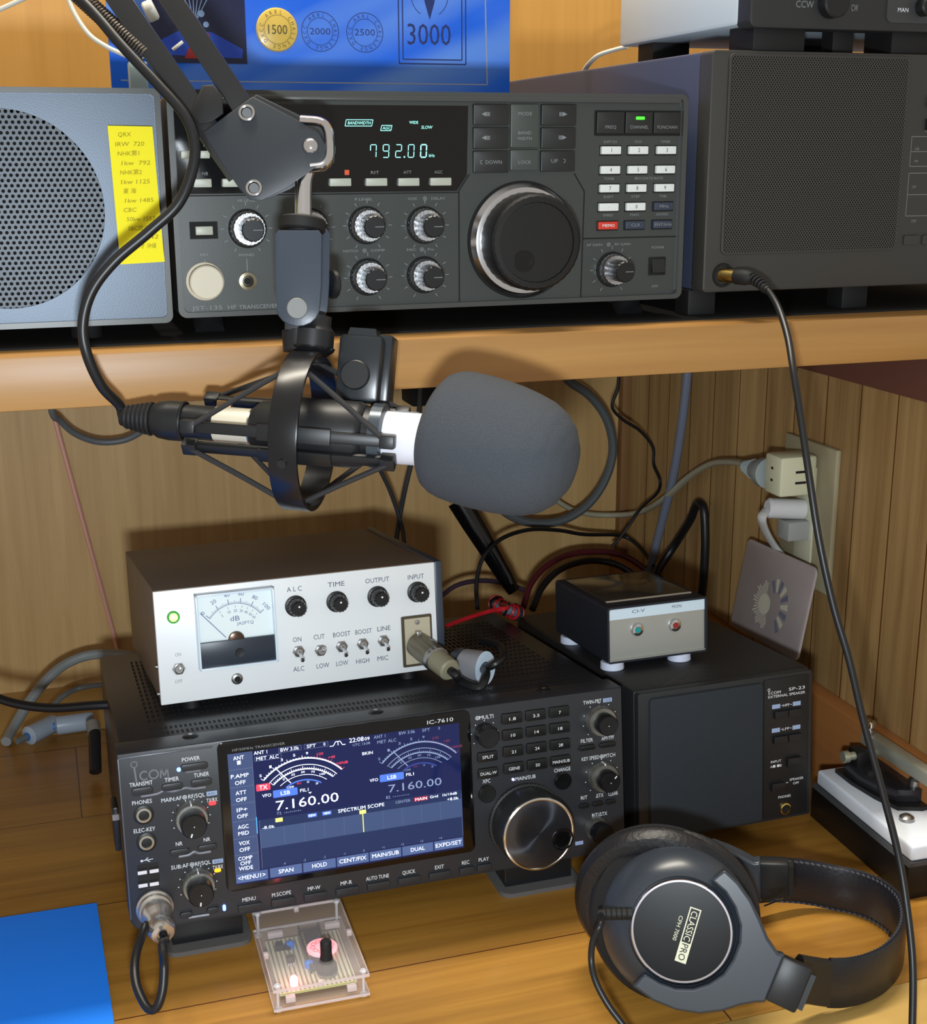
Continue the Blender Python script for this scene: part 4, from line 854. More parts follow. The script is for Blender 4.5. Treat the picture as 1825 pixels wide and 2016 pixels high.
b = MB(); b.lathe([(5.6, 4.5), (5.2, 6.2), (3, 6.8), (0, 6.8)], (cxm-.3, 0, 40.0), (0, -1, 0), mat('copper_coil', (84, 66, 54), .25, .8), 28); b.build('meter_movement', mt)
b = MB(); b.line((45.6, 42.2), (29.4, 60.8), .45, MI, y=-5.6); b.build('needle', mt)
b = MB()
fr = [(x0, x1, z0, z0+1.1), (x0, x1, z1-1.6, z1), (x0, x0+1.3, z0, z1), (x1-1.3, x1, z0, z1)]
for a, c, d, e in fr: b.box(a, c, -9.4, -1.2, d, e, mat('clear_edge', (214, 230, 244), .2), b=.3)
b.build('meter_case', mt)['label'] = 'clear plastic meter case'
b = MB(); b.lathe([(3.9, 1.4), (3.9, 2.2), (2.6, 3)], (51.8, 0, 11.7), (0, -1, 0), STEEL, 24); b.disc(51.8, 11.7, 2.1, MATTE, y=-3.1); b.build('jack', A_)
# xlr socket and plug
b = MB(); b.rrect(170.4, 193, 4, 41, 1, -2.6, -1.2, mat('bronze_frame', (84, 76, 62), .4, .5)); b.rrect(172.4, 191.4, 6, 39.2, .6, -3.2, -2.4, mat('cream_plate', (178, 170, 146), .45))
for z in (36.2, 9.6): b.lathe([(1.8, 3), (1.7, 4), (0, 4.2)], (181.8, 0, z), (0, -1, 0), STEEL, 14)
b.build('socket_plate', A_)
d = V((.25, -1, -.27)).normalized(); p = V((181.6, -2.6, 20))
XG = mat('nickel_grey', (120, 114, 98), .35, .7); XB = mat('khaki_boot', (132, 128, 106), .5)
PL = thing('xlr_plug', 'metal plug with khaki boot in the socket of the white-fronted box', 'plug', mA)
b = MB(); b.lathe([(9.2, 0), (9.2, 22), (8.4, 23)], p, d, XG, 32); b.box(179.6, 183.2, -9, -4, 27.4, 30.4, STEEL, b=.4); b.build('shell', PL)
b = MB(); b.lathe([(9.4, 22.6), (9.4, 26), (8.2, 26.6)], p, d, STEEL, 32); b.build('collar', PL)
b = MB(); b.lathe([(8.2, 26), (7.8, 42), (6.6, 43.4), (4, 43.4)], p, d, XB, 32); b.build('boot', PL)
pe = mA @ (V((181.6, -2.6, 20))*.001 + d*.043); pd = (mA.to_3x3() @ d)

# small aluminium ferrite tube with the cable looped through
_nI = mI.to_3x3() @ V((0, 0, 1)); _d = ray(955, 1316); _k = ((mI @ V((0, 0, .1305))-CAMP).dot(_nI))/_d.dot(_nI)
tc_ = CAMP + _d*_k; dF = _k
ta = (mI.to_3x3() @ V((.58, -.80, .02))).normalized()
FR = thing('ferrite_core', 'short grey tube with pale ring face lying on the black transceiver', 'ferrite core', M4.Translation(tc_))
q_ = ta
b = MB(); Rf = 12.2
b.lathe([(Rf, -24), (Rf, -20), (Rf-1.2, -19.4), (Rf-1.2, -17)], (0, 0, 0), q_, mat('ferrite_dark', (74, 78, 84), .35, .5), 48, close=True)
b.lathe([(Rf, -17), (Rf, 0), (4.6, 0), (4.6, -24), (Rf, -24)], (0, 0, 0), q_, mat('ferrite_side', (160, 162, 168), .38, .4), 48, close=True); b.build('tube', FR)
b = MB(); b.lathe([(Rf, .2), (4.8, .2)], (0, 0, 0), q_, mat('pale_blue_face', (196, 214, 230), .45), 48, close=True); b.build('ring_face', FR)['label'] = 'pale blue ring face'
fc = tc_
cable('cable', 'black lead from the khaki plug looping up through the pale-faced ferrite tube', 'cable', [pe-pd*.002, pe+pd*.007, at(905, 1338, dF-.016), at(928, 1351, dF-.024), at(946, 1352, dF-.026), at(954, 1338, dF-.022), at(956, 1322, dF-.010), fc-ta*.006, fc-ta*.02], 3.1, CABLE_B)
cable('cable', 'black lead curling out of the ferrite tube over its right rim', 'cable', [fc-ta*.004+V((.001, 0, .001)), at(961, 1313, dF-.008), at(976, 1306, dF-.012), at(990, 1294, dF-.006), at(989, 1280, dF+.008), at(974, 1268, dF+.022), at(950, 1262, dF+.036)], 2.9, CABLE_B)

# ------------------------------------------------------------------ small two-button box on the black speaker
mM = frame(OM, RS)
Q_ = thing('switch_box', 'small dark box with aluminium front and two push buttons on the black speaker', 'switch box', mM)
DG = mat('slate_enamel', (58, 62, 72), .42)
b = MB(); o_ = rr(0, 81.5, 0, 42.4, 2.2, 4); i_ = rr(1.6, 79.9, 1.6, 40.8, 1.2, 4); frame_ring(b, o_, i_, 0, 98, DG); b.box(1.4, 80, 95, 97, 1.4, 41, DG)
b.build('cover', Q_)
b.box(6, 76, 16, 92, 42.3, 43.2, mat('dark_glass_lid', (50, 48, 42), .12), b=.3); b.box(6, 76, 14.6, 16.2, 42.2, 43.4, mat('lid_edge', (150, 140, 124), .3)); b.build('lid', Q_)['label'] = 'glossy dark lid plate'
b = MB(); b.box(1.5, 80, 1.6, 94, 1.5, 40.9, mat('satin_aluminium', (176, 178, 172), .38, .5, bump=.05)); b.box(1.5, 80, 0, 2, 1.4, 2.6, MATS['satin_aluminium'])
b.box(1.6, 79.8, 1.2, 1.7, 32.6, 40.7, mat('pale_label', (206, 224, 236), .4))
b.text('CI-V', 25.4, 37.4, 2.4, AI, w=10.4, y=1.1); b.text('MON', 56.6, 37.4, 2.4, AI, w=7.6, y=1.1); b.build('front_panel', Q_)
for x, z, c in ((24, 23.6, (20, 150, 150)), (54.8, 23.4, (150, 40, 40))):
    b = MB(); b.lathe([(4.9, -1.8), (4.9, .2), (4.4, 1), (2.6, 1.4), (2.4, .8), (0, .8)], (x, 0, z), (0, -1, 0), CHROME, 32); b.lathe([(2.2, .9), (1.8, 1.6), (0, 1.7)], (x, 0, z), (0, -1, 0), mat('btn%d' % x, c, .3), 20); b.build('push_button', Q_)['label'] = 'chrome button with %s centre' % ('teal' if x < 30 else 'red')
WP = mat('white_nylon', (205, 212, 232), .45)
for x in (7, 62):
    for y_ in (8, 84): b = MB(); b.cyl((x, y_, 0), (x, y_, -5.9), 8.6, WP, 28, r1=8.8, b=.6); b.build('foot', Q_)['label'] = 'round white foot'

# ------------------------------------------------------------------ studio microphone in its shock mount
rgt = RC @ V((1, 0, 0)); fwd = RC @ V((0, 1, 0)); upv = RC @ V((0, 0, 1))
MC = at(600, 848, .72)
phi = math.atan(.085); th = R_(8.3)
ax = (cos(th)*(cos(phi)*rgt - sin(phi)*upv) - sin(th)*fwd).normalized()        # towards the foam end
near = (-fwd - ax*(-fwd).dot(ax)).normalized(); mup = near.cross(ax).normalized()
if mup.z < 0: mup = -mup
MF = M4((( ax.x, -near.x, mup.x, MC.x), (ax.y, -near.y, mup.y, MC.y), (ax.z, -near.z, mup.z, MC.z), (0, 0, 0, 1)))  # local x = axis, y = towards viewer, z = up
MIC = thing('microphone', 'white studio microphone wearing a large dark grey foam windscreen', 'microphone', MF)
X_ = V((1, 0, 0))
MW = mat('white_enamel', (214, 214, 222), .3)
b = MB(); b.lathe([(9, -14), (13.5, -13), (14, -12), (14, 80)], (0, 0, 0), X_, MW, 48); b.box(48, 62, -3, 3, 13.2, 14.3, mat('slot_grey', (110, 112, 118), .4)); b.build('body', MIC, flipy=True)
b = MB(); b.lathe([(8.6, -31), (9.6, -30.4), (9.6, -26), (13.4, -22), (13.4, -18)], (0, 0, 0), X_, STEEL, 40); b.build('rear_collar', MIC, flipy=True)
FO = mat('foam', (60, 64, 70), .95, bump=1.0, bscale=1500, mottle=.3)
prof = [(10, 69.5), (22, 69.8), (28, 71), (32, 74), (34, 78), (35, 83), (35.4, 92), (35.2, 102), (34.4, 112), (33, 121), (31, 129.5), (27.5, 137), (22, 143), (14.5, 147.4), (6, 149.4), (0, 149.8)]
b = MB(); pp = [prof[0]]
for i in range(len(prof)-1): pp += [((prof[i][0]*(3-k)+prof[i+1][0]*k)/3, (prof[i][1]*(3-k)+prof[i+1][1]*k)/3) for k in (1, 2, 3)]
fd = V((math.cos(R_(12))*math.cos(R_(12)), math.sin(R_(12)), -math.sin(R_(12))*math.cos(R_(12))))
pp = [(r, h-105) for r, h in pp]
b.lathe(pp, (104, 0, -.5), fd, FO, 72)
wd = b.build('foam_windscreen', MIC, sharp=80, flipy=True); wd['label'] = 'dark grey foam windscreen'
XP = thing('xlr_plug', 'black cable plug with ribbed boot on the rear of the microphone', 'plug', MF)
b = MB(); b.lathe([(8, -86), (10.2, -82), (11, -76), (11, -68)], (0, 0, 0), X_, BLACK, 36); b.lathe([(9.4, -68), (9.6, -49)], (0, 0, 0), X_, BLACK, 36); b.ring((-68, 0, 0), X_, 10.4, .9, BLACK, 36, 6); b.build('shell', XP, flipy=True)
b = MB()
for k in range(6): b.ring((-87-k*2.7, 0, 0), X_, 8.4-k*.55, 1.1, RUB, 28, 6)
b.lathe([(5, -104), (5.4, -102), (8.6, -86)], (0, 0, 0), X_, RUB, 28); b.build('boot', XP, flipy=True)
b = MB(); b.lathe([(9.7, -49.6), (9.7, -30)], (0, 0, 0), X_, mat('cream_shell', (198, 190, 170), .4), 36); b.build('shell_band', XP, flipy=True)['label'] = 'cream metal shell'
b = MB(); b.box(-50, -42, -2, 2, 9, 13, mat('brass_tab', (150, 120, 84), .4, .6), b=.5); b.build('release_tab', XP, flipy=True)
# mount
GB = mat('gloss_black_enamel', (16, 16, 18), .28)
SM = thing('shock_mount', 'black ring shock mount cradling the microphone with elastic cords', 'shock mount', MF)
b = MB(); Rr = 43
b.lathe([(Rr-2.2, -7.4), (Rr, -7.4), (Rr+.2, -6.6), (Rr+.2, 6.8), (Rr, 7.6), (Rr-2.2, 7.6), (Rr-2.2, -7.4)], (0, 0, 0), X_, GB, 96, close=True)
b.build('ring', SM, flipy=True)
for a in (153, -27):
    b = MB(); aa = R_(a); b.cyl((0, Rr*cos(aa)*.98, Rr*sin(aa)*.98), (0, (Rr+1.4)*cos(aa), (Rr+1.4)*sin(aa)), 2.4, BLACK, 16); b.build('screw', SM, flipy=True)
b = MB(); b.lathe([(10.2, -29), (14.4, -24), (15.4, -16), (18, -12), (18, 30), (16.4, 33), (15.2, 34), (15.2, 42)], (0, 0, 0), X_, BLACK, 44)
b.lathe([(17.8, 38), (17.8, 44), (14.2, 45)], (0, 0, 0), X_, mat('grey_collar', (70, 78, 86), .25, .4), 44); b.build('cradle', SM, flipy=True)
prong_tips = []
for a in (-10, -44, 136, 170):
    aa = R_(a); cy, cz_ = 20*cos(aa), 20*sin(aa)
    b = MB(); T_ = M4.Rotation(aa, 4, 'X')
    b.box(-55, 49, 17.6, 21.6, -3.0, 3.0, BLACK, b=1, T=T_); b.box(-62, -54, 16.6, 23.4, -3.6, 3.6, BLACK, b=.8, T=T_); b.box(46, 54, 16.6, 23.4, -3.6, 3.6, BLACK, b=.8, T=T_); b.box(-20, 20, 21, 23, -4.4, 4.4, BLACK, b=.6, T=T_)
    b.build('arm', SM, flipy=True)
    for s in (-57, 50): prong_tips.append((V((s, 22*cos(aa), 22*sin(aa))), a))
CORD = mat('elastic_cord', (34, 33, 34), .7, bump=.4, bscale=2500)
for tip, a in prong_tips:
    ea = R_({-10: 52, -44: -78, 136: 112, 170: -100}[a])
    e = V((0, (Rr-1)*cos(ea), (Rr-1)*sin(ea)))
    b = MB(); b.tube([tip, tip.lerp(e, .5)+V((0, 0, .4)), e], 1.5, CORD, 8); b.build('elastic_cord', SM, flipy=True)
# knob / clamp lever on top and the stand thread
b = MB(); b.box(14, 38, -16, -2, 18, 54, mat('lever_black', (34, 38, 42), .28), b=2.4); b.prism([(16, 48), (36, 48), (33, 58), (19, 58)], -19, -5, MATS['lever_black'], b=1); b.cyl((25, -2, 32), (25, 1.2, 32), 8, BLACK, 32, b=.6); b.box(32, 42, -26, -10, 16, 56, MATS['lever_black'], b=2)
b.build('clamp_lever', SM, flipy=True)
b = MB(); b.lathe([(8, 40), (12, 43.5), (12.6, 45)], (0, 0, 0), (0, 0, 1), GB, 36); b.lathe([(11.6, 45), (11.6, 54), (10.6, 55), (9.4, 57), (9.4, 62)], (0, 0, 0), (0, 0, 1), BLACK, 36); b.build('stand_socket', SM, flipy=True)

# boom: swivel holder, chrome pin, plate, bars - kept in one plane a little behind the ring centre
BM = thing('boom_arm', 'black spring boom arm with plate joint and chrome pin coming down from top left', 'boom arm', M4.Translation(at(600, 520, .722)))
Binv = BM.matrix_world.inverted()
D0 = .720
def A2(px, py, dd=0.): return mm(at(px, py, D0+dd*.001))
bz_ = (at(598, 430, D0)-at(585, 640, D0)).normalized()
BLU_ = mat('blue_black_plastic', (52, 60, 72), .35, bump=.05)
def plate2(pts, d0, d1, m, name, par=BM, bev=0.):
    bmm = bmesh.new(); f_ = [bmm.verts.new(A2(x, y, d0)) for x, y in pts]; g_ = [bmm.verts.new(A2(x, y, d1)) for x, y in pts]; n = len(pts)
    fa = bmm.faces.new(f_); bmm.faces.new(g_[::-1])
    for i in range(n): bmm.faces.new((f_[i], g_[i], g_[(i+1) % n], f_[(i+1) % n]))
    bmesh.ops.recalc_face_normals(bmm, faces=bmm.faces)
    if bev: bmesh.ops.bevel(bmm, geom=list(fa.edges), offset=bev, segments=2, profile=.5, affect='EDGES')
    q = MB(); q.frombm(bmm, m); return q.build(name, par, world=True)
hp_ = [(541, 456), (632, 456), (636, 480), (630, 600)] + [(587+44*cos(R_(-a)), 603-44*sin(R_(-a))+0) for a in range(0, 181, 20)] + [(543, 600), (541, 480)]
hp_ = [(541, 462), (548, 453), (628, 453), (634, 462), (633, 560), (630, 605)] + [(587+43*cos(R_(a)), 605+38*sin(R_(a))) for a in range(15, 180, 20)] + [(545, 605), (542, 540)]
plate2(hp_, -13, -8.5, BLU_, 'swivel_holder', bev=.8)
plate2([(x+16, y-2) for x, y in hp_], 8.5, 13, BLU_, 'swivel_holder', bev=.8)
plate2([(560, 468), (622, 468), (620, 650), (560, 650)], -8.6, 8.6, BLACK, 'swivel_core', bev=1)
q = MB(); q.cyl(A2(585, 607, -13), A2(585, 607, -14.6), 5.6, mat('frosted_steel', (112, 112, 110), .6, .5), 28, b=.4); q.build('pivot_screw', BM, world=True)['label'] = 'round steel pivot screw'
q = MB(); q.cyl(A2(648, 560, 10), A2(662, 560, 12), 8, BLACK, 20, b=1); q.build('wing_nut', BM, world=True)
q = MB(); q.lathe([(8, -22), (12.4, -19), (12.4, -12), (11, -11)], A2(594, 500), (upv*1.).normalized(), RUB, 40, knurl=1, kn=-.05) if False else q.cyl(A2(594, 456), A2(596, 430), 12.6, RUB, 40, b=1); q.lathe([(9.6, -3), (9.6, 3)], A2(594, 458), upv, RUB, 30); q.build('knurled_collar', BM, world=True)
q = MB(); q.cyl(A2(590, 690), A2(588, 650), 9, BLACK, 30); q.build('threaded_socket', BM, world=True)
q = MB(); q.tube([A2(597, 436), A2(597, 405), A2(597, 378), A2(598, 356), A2(603, 338), A2(612, 324), A2(622, 312)], 4.5, mat('pin_chrome', (225, 225, 228), .2, 1.), 28); q.build('chrome_pin', BM, world=True)['label'] = 'bent chrome pin'
q = MB(); q.tube([A2(592, 236, -5), A2(630, 240, -5), A2(645, 255, -5), A2(650, 285, -5), A2(648, 312, -5), A2(636, 326, -5), A2(612, 330, -5)], 2.6, CHROME, 12, flat=1.6); q.build('chrome_yoke', BM, world=True)['label'] = 'curved chrome yoke'
plate2([(470, 120), (497, 190), (585, 236), (628, 262), (643, 290), (638, 318), (600, 345), (560, 372), (515, 394), (492, 394), (470, 370), (430, 310), (400, 260)][1:], -8.5, -7, mat('plate_black', (44, 49, 54), .42), 'joint_plate', bev=.5)
plate2([(505, 186), (592, 228), (640, 256), (656, 286), (650, 315), (612, 345), (572, 372), (527, 392), (482, 366), (440, 305), (420, 255)], 7, 8.5, MATS['plate_black'], 'joint_plate', bev=.5)
BARM = mat('bar_black', (34, 35, 37), .24, spec=.7)
BE = mat('bar_edge', (50, 46, 42), .3)
def bar(p, q, w, d0, d1, name='arm_bar'):
    p = V(p); q = V(q); t = (q-p).normalized(); n = V((-t.y, t.x))*w/2
    plate2([tuple(p+n), tuple(q+n), tuple(q-n), tuple(p-n)], d0, d1, BARM, name, bev=.9)
bar((215, -30), (470, 345), 47, -5.5, 6.5); bar((318, -30), (486, 222), 44, -5.5, 6.5)
for x, y in [(486, 222), (500, 370)]:
    q = MB(); q.ring(A2(x, y, -9), fwd, 3.7, .9, CHROME, 28, 8); q.cyl(A2(x, y, -6), A2(x, y, -9.4), 2.6, BLACK, 18); q.build('bolt', BM, world=True)['label'] = 'bolt with chrome washer'
q = MB(); q.lathe([(4.8, 0), (4.6, 2.4), (3.4, 4.2), (1.6, 5), (0, 5.2)], A2(612, 290, -6), -fwd, CHROME, 28); q.build('bolt', BM, world=True)['label'] = 'chrome dome bolt'
q = MB()   # spring beside the bars
sp0, sp1 = A2(120, -40, -2), A2(285, 108, -2)
dirs = (sp1-sp0).normalized(); u_ = dirs.cross(mm(fwd)).normalized(); v_ = dirs.cross(u_)
L_ = (sp1-sp0).length
pts = [sp0+dirs*(L_*k/240)+u_*(4.6*cos(k*.9))+v_*(4.6*sin(k*.9)) for k in range(241)]
q.tube(pts, .75, mat('spring_steel', (120, 112, 104), .35, .9), 5, smooth=False); q.build('spring', BM, world=True)
# cable clip, and the microphone cable
q = MB(); c0 = A2(403, 196); 
p = V((370, 205)); plate2([(375, 222), (398, 168), (420, 166), (438, 188), (440, 224), (418, 240), (392, 246)], -10, 9, RUB, 'cable_strap', bev=1)
cable('cable', 'thick black microphone cable curving from boom arm down to the plug', 'cable',
      [at(95, -60, .715), at(175, 15, .710), at(240, 90, .706), at(310, 165, .704), at(362, 225, .704), at(382, 275, .704), at(380, 330, .704), at(352, 400, .704), at(295, 455, .704), at(225, 515, .704), at(180, 575, .704), at(163, 640, .706), at(172, 700, .71), at(200, 760, .72), at(235, 797, .733), MF @ V((-.103, 0, 0)), MF @ V((-.098, 0, 0))], 2.9, CABLE_B, 14, sub=8)

# ------------------------------------------------------------------ headphones lying on their side
HC1 = at(1342, 1832, .775)
az = math.atan2((CAMP-HC1).y, (CAMP-HC1).x)
nh = V((cos(az), sin(az), 0)); Tn = V((-nh.y, nh.x, 0))
if Tn.dot(rgt) < 0: Tn = -Tn
# local frame: x along the desk to the right, y away from the viewer, z up
HM = M4(((Tn.x, -nh.x, 0, HC1.x), (Tn.y, -nh.y, 0, HC1.y), (0, 0, 1, HC1.z), (0, 0, 0, 1)))
HP = thing('headphones', 'large black over-ear headphones lying on the desk, cup face towards the viewer', 'headphones', HM)
HB = mat('headphone_shell', (46, 52, 60), .3, spec=.6)
HG = mat('headphone_disc', (12, 12, 14), .36, spec=.22)
PAD = mat('pad_leather', (24, 24, 27), .42, bump=.6, bscale=350)
def oval(b, prof, m, T, sx=1.0, n=64):
    """lathe about local -y: prof (radius, distance in front)"""
    vs = []; fs = []; k = len(prof)
    for r, h in prof:
        for j in range(n):
            a = 2*pi*j/n; vs.append((r*cos(a)*sx, -h, r*sin(a)))
    for i in range(k-1):
        for j in range(n): fs.append((i*n+j, i*n+(j+1) % n, (i+1)*n+(j+1) % n, (i+1)*n+j))
    if prof[0][0] > 0: fs.append(tuple(range(n)))
    if prof[-1][0] > 0: fs.append(tuple((k-1)*n+j for j in range(n))[::-1])
    b.add(vs, fs, m, T); return b
TN_ = M4.Rotation(R_(-22), 4, 'X')                      # near cup tipped back towards the eye
TF_ = M4.Translation(V((-10, 84, -10))) @ M4.Rotation(R_(4), 4, 'X') @ M4.Scale(-1, 4, V((0, 1, 0)))
FAB = mat('fuzzy_rim', (20, 20, 22), .95, bump=1, bscale=900)
for T_, nr in ((TN_, True), (TF_, False)):
    q = MB(); TT = T_ @ M4.Translation(V((-3, 0, 0)))
    oval(q, [(0, -1), (27, -1.5), (33, -3.6), (39, -9), (43.6, -16), (45, -20), (45, -24), (42, -26)], HB, TT)
    q.build('ear_cup', HP)['label'] = 'dark satin ear cup'
    q = MB(); TT2 = T_ @ M4.Translation(V((-5, 0, 2)))
    oval(q, [(42, -24), (47.5, -25), (49, -27.5), (48, -30), (44, -31)], FAB, TT2)
    oval(q, [(43, -29), (48.5, -31), (51.5, -35), (51.5, -39), (48.5, -43.5), (42, -45.5), (34, -44), (29, -40), (27, -30)], PAD, TT2)
    q.build('ear_pad', HP)['label'] = 'puffy black leatherette pad'
    q = MB(); q.lathe([(30.6, -4), (30.6, 1.0)], (0, 0, 0), (0, -1, 0), MATTE, 64, T=T_, close=True)
    q.lathe([(29.4, -1), (29.4, 1.6), (28.9, 2.3), (27.8, 2.3)], (0, 0, 0), (0, -1, 0), mat('rainbow_rim', (205, 200, 205), .16, 1.), 80, T=T_, close=True)
    q.build('rim', HP)['label'] = 'bright metal rim'
    q = MB(); q.lathe([(28, 1.6), (20, 1.9), (0, 2)], (0, 0, 0), (0, -1, 0), HG, 64, T=T_)
    if nr:
        a_ = R_(-104); CR = mat('cream_ink', (205, 205, 180), .5)
        def tt(t, u, v, h, m, w): q.text(t, u*cos(a_)-v*sin(a_), u*sin(a_)+v*cos(a_), h, m, w=w, y=-2.35, rot=a_, T=T_)
        def bx(u0, u1, v0, v1, m, y): q.add([(u*cos(a_)-v*sin(a_), y, u*sin(a_)+v*cos(a_)) for u, v in ((u0, v0), (u1, v0), (u1, v1), (u0, v1))], [(0, 1, 2, 3)], m, T_)
        bx(-15, 17, .8, 7.4, CR, -2.15); bx(-14.3, 5.4, 1.5, 6.7, HG, -2.25)
        tt('CLASSIC', -4.4, 4.1, 3.7, CR, 17.5); tt('PRO', 11, 4.1, 3.8, HG, 9.5); tt('CPH 7000', -1.0, -2.6, 2.3, CR, 14.5)
    q.build('disc', HP)['label'] = 'glossy black cup disc'
    # C-shaped yoke, turned a little downwards on the near cup
    TY = T_ @ M4.Rotation(R_(20 if nr else -4), 4, 'Y')
    if not nr: outer = [(28, -31), (38, -28), (46, -23), (53, -19), (58, -16.5), (58, 13), (54, 12), (46, 17), (38, 21), (28, 25)]; inner = []
    else: outer = [(-14, -41), (0, -43.5), (14, -42.5), (27, -38.5), (38, -31.5), (46, -24), (53, -19), (58, -16.5), (58, 13), (54, 12), (46, 17), (38, 25), (29, 33), (19, 39), (9, 42.5)]
    if nr: inner = [(4, 33.5), (14, 30.5), (22, 25), (28.5, 17), (31.8, 8), (32.2, -2), (30.4, -12), (25, -20.5), (18, -27), (9, -31), (0, -32), (-10, -31)]
    q = MB(); q.prism(outer+inner, -1.5, 8, HB, T=TY); o = q.build('yoke', HP); o['label'] = 'satin black C-shaped yoke'
    md = o.modifiers.new('bev', 'BEVEL'); md.width = .0016; md.segments = 3; md.limit_method = 'ANGLE'; md.angle_limit = R_(50)
    q = MB(); q.box(57, 75, -2.2, 7.6, -15, 12, BLACK, b=1.6, T=TY); q.box(73, 78, -.5, 6, -12, 9, BLACK, T=TY); q.build('slider', HP)
# padded band as a wide strip standing on the desk
PADB = mat('band_leather', (28, 29, 34), .34, bump=.4, bscale=260)
bpts = [(1572, 1925, .786), (1600, 1930, .792), (1630, 1934, .797), (1665, 1934, .801), (1705, 1925, .808), (1742, 1906, .82), (1768, 1878, .836), (1776, 1846, .856), (1762, 1812, .878), (1718, 1778, .897), (1655, 1752, .908), (1585, 1737, .91), (1520, 1733, .902), (1475, 1738, .892), (1440, 1745, .878)]
P = catmull([mm(at(*p)) for p in bpts], 6); K = len(P); P = [V((p.x, p.y, max(p.z, 17.4))) for p in P]
def strip(i0, i1, hw, t, m, nm, lab):
    q = MB(); vs = []; fs = []; sec = [(-.8, -hw), (-.8, hw), (-.4, hw+1.3), (.3, hw+.8), (1.2, hw*.6), (1.45, 0), (1.2, -hw*.6), (.3, -hw-.8), (-.4, -hw-1.3)]
    for i in range(i0, i1):
        d_ = (P[min(i+1, K-1)]-P[max(i-1, 0)]); d_.z = 0; d_.normalize(); nn = V((-d_.y, d_.x, 0))
        for (u, w) in sec: vs.append(P[i]+nn*(u*t)+V((0, 0, w)))
    n = len(sec); k_ = i1-i0
    for i in range(k_-1):
        for j in range(n): fs.append((i*n+j, i*n+(j+1) % n, (i+1)*n+(j+1) % n, (i+1)*n+j))
    fs += [tuple(range(n)), tuple((k_-1)*n+j for j in range(n))[::-1]]
    q.add(vs, fs, m); o = q.build(nm, HP, world=True, sharp=50); o['label'] = lab; return o
strip(12, K-9, 15.6, 2.6, PADB, 'head_band', 'padded black head band with stitched edges')
strip(0, 13, 14.5, 4.4, BLACK, 'band_end', 'plain black band end cap'); strip(K-10, K, 14.5, 4.4, BLACK, 'band_end', 'plain black band end cap')
STM = mat('stitch', (66, 68, 78), .6)
for sgn in (-1, 1):
    q = MB()
    for i in range(16, K-12):
        d_ = (P[i+1]-P[i-1]).normalized(); nn = V((-d_.y, d_.x, 0)).normalized(); c_ = P[i]+nn*1.6+V((0, 0, sgn*15.2))
        q.tube([c_-d_*1.0+nn*.6, c_+d_*1.4-nn*.6], .7, STM, 5, smooth=False)
    q.build('stitching', HP, world=True)
q = MB(); q.lathe([(3.4, 0), (3.4, 16), (2.6, 20)], (-29, 0, 7), V((-1, -.1, -.1)), RUB, 20, T=TN_)
for k in range(5): q.ring((-32-k*3, -.2-k*.3, 6.7-k*.3), (-1, -.1, -.1), 3.2, .6, RUB, 18, 5, T=TN_)
q.build('strain_relief', HP)
q = MB(); q.tube([(48, 14, 16), (54, 10, 20), (57, 18, 16), (52, 26, 8), (48, 32, 2)], .5, BLACK, 6); q.build('lead_wire', HP)
h0 = HM @ (TN_ @ V((-47, -1, 5)) * .001)
cable('cable', 'black headphone lead looping down from the cup over the desk edge', 'cable', [h0, at(1183, 1818, .762), at(1168, 1850, .762), at(1164, 1890, .762), at(1172, 1930, .757), at(1195, 1975, .752), at(1225, 2016, .748), at(1262, 2065, .742)], 1.9, CABLE_B, 12)

# headphone cord plugged in the right receiver, hanging in front
pj = mN @ V((.0146, -.0095, -.1414)); 
HPL = thing('jack_plug', 'gold jack plug with black ribbed sleeve in the right receiver', 'plug', M4.Translation(pj))
e1 = at(1470, 546, (RC.inverted() @ (pj-CAMP)).y-.012); e2 = at(1512, 572, (RC.inverted() @ (pj-CAMP)).y-.028)
dd = (e1-pj).normalized()
b = MB(); b.cyl(dd*-2, dd*9.5, 4.6, GOLD, 24); b.build('ferrule', HPL)['label'] = 'gold ferrule'
b = MB(); b.lathe([(4.9, 9), (5.2, 10), (5.2, 17), (4.4, 21), (3.6, 22)], (0, 0, 0), dd, RUB, 24)
q1 = dd*21; q2 = mm(e2-pj)
for k in range(6):
    p = q1.lerp(q2, k/6.); b.ring(p+V((0, 0, .7*sin(k/6*pi)*1)), (q2-q1), 3.4-k*.16, .9, RUB, 18, 6)
b.tube([q1, q2], 2.7, RUB, 12, smooth=False); b.build('sleeve', HPL)
zz = (RC.inverted() @ (e2-CAMP)).y
cable('cable', 'long black cord hanging from the right receiver down past the telegraph key', 'cable', [e2+(e1-e2)*.2, e2, at(1532, 605, zz-.014), at(1550, 660, zz-.03), at(1562, 730, zz-.045), at(1576, 820, zz-.052), at(1592, 930, zz-.058), at(1612, 1060, zz-.06), at(1640, 1190, zz-.06), at(1672, 1300, zz-.06), at(1700, 1420, zz-.058), at(1735, 1550, zz-.058), at(1768, 1680, zz-.06), at(1786, 1790, zz-.066), at(1797, 1900, zz-.074), at(1796, 2016, zz-.085), at(1790, 2090, zz-.09)], 2.2, CABLE_B, 12)

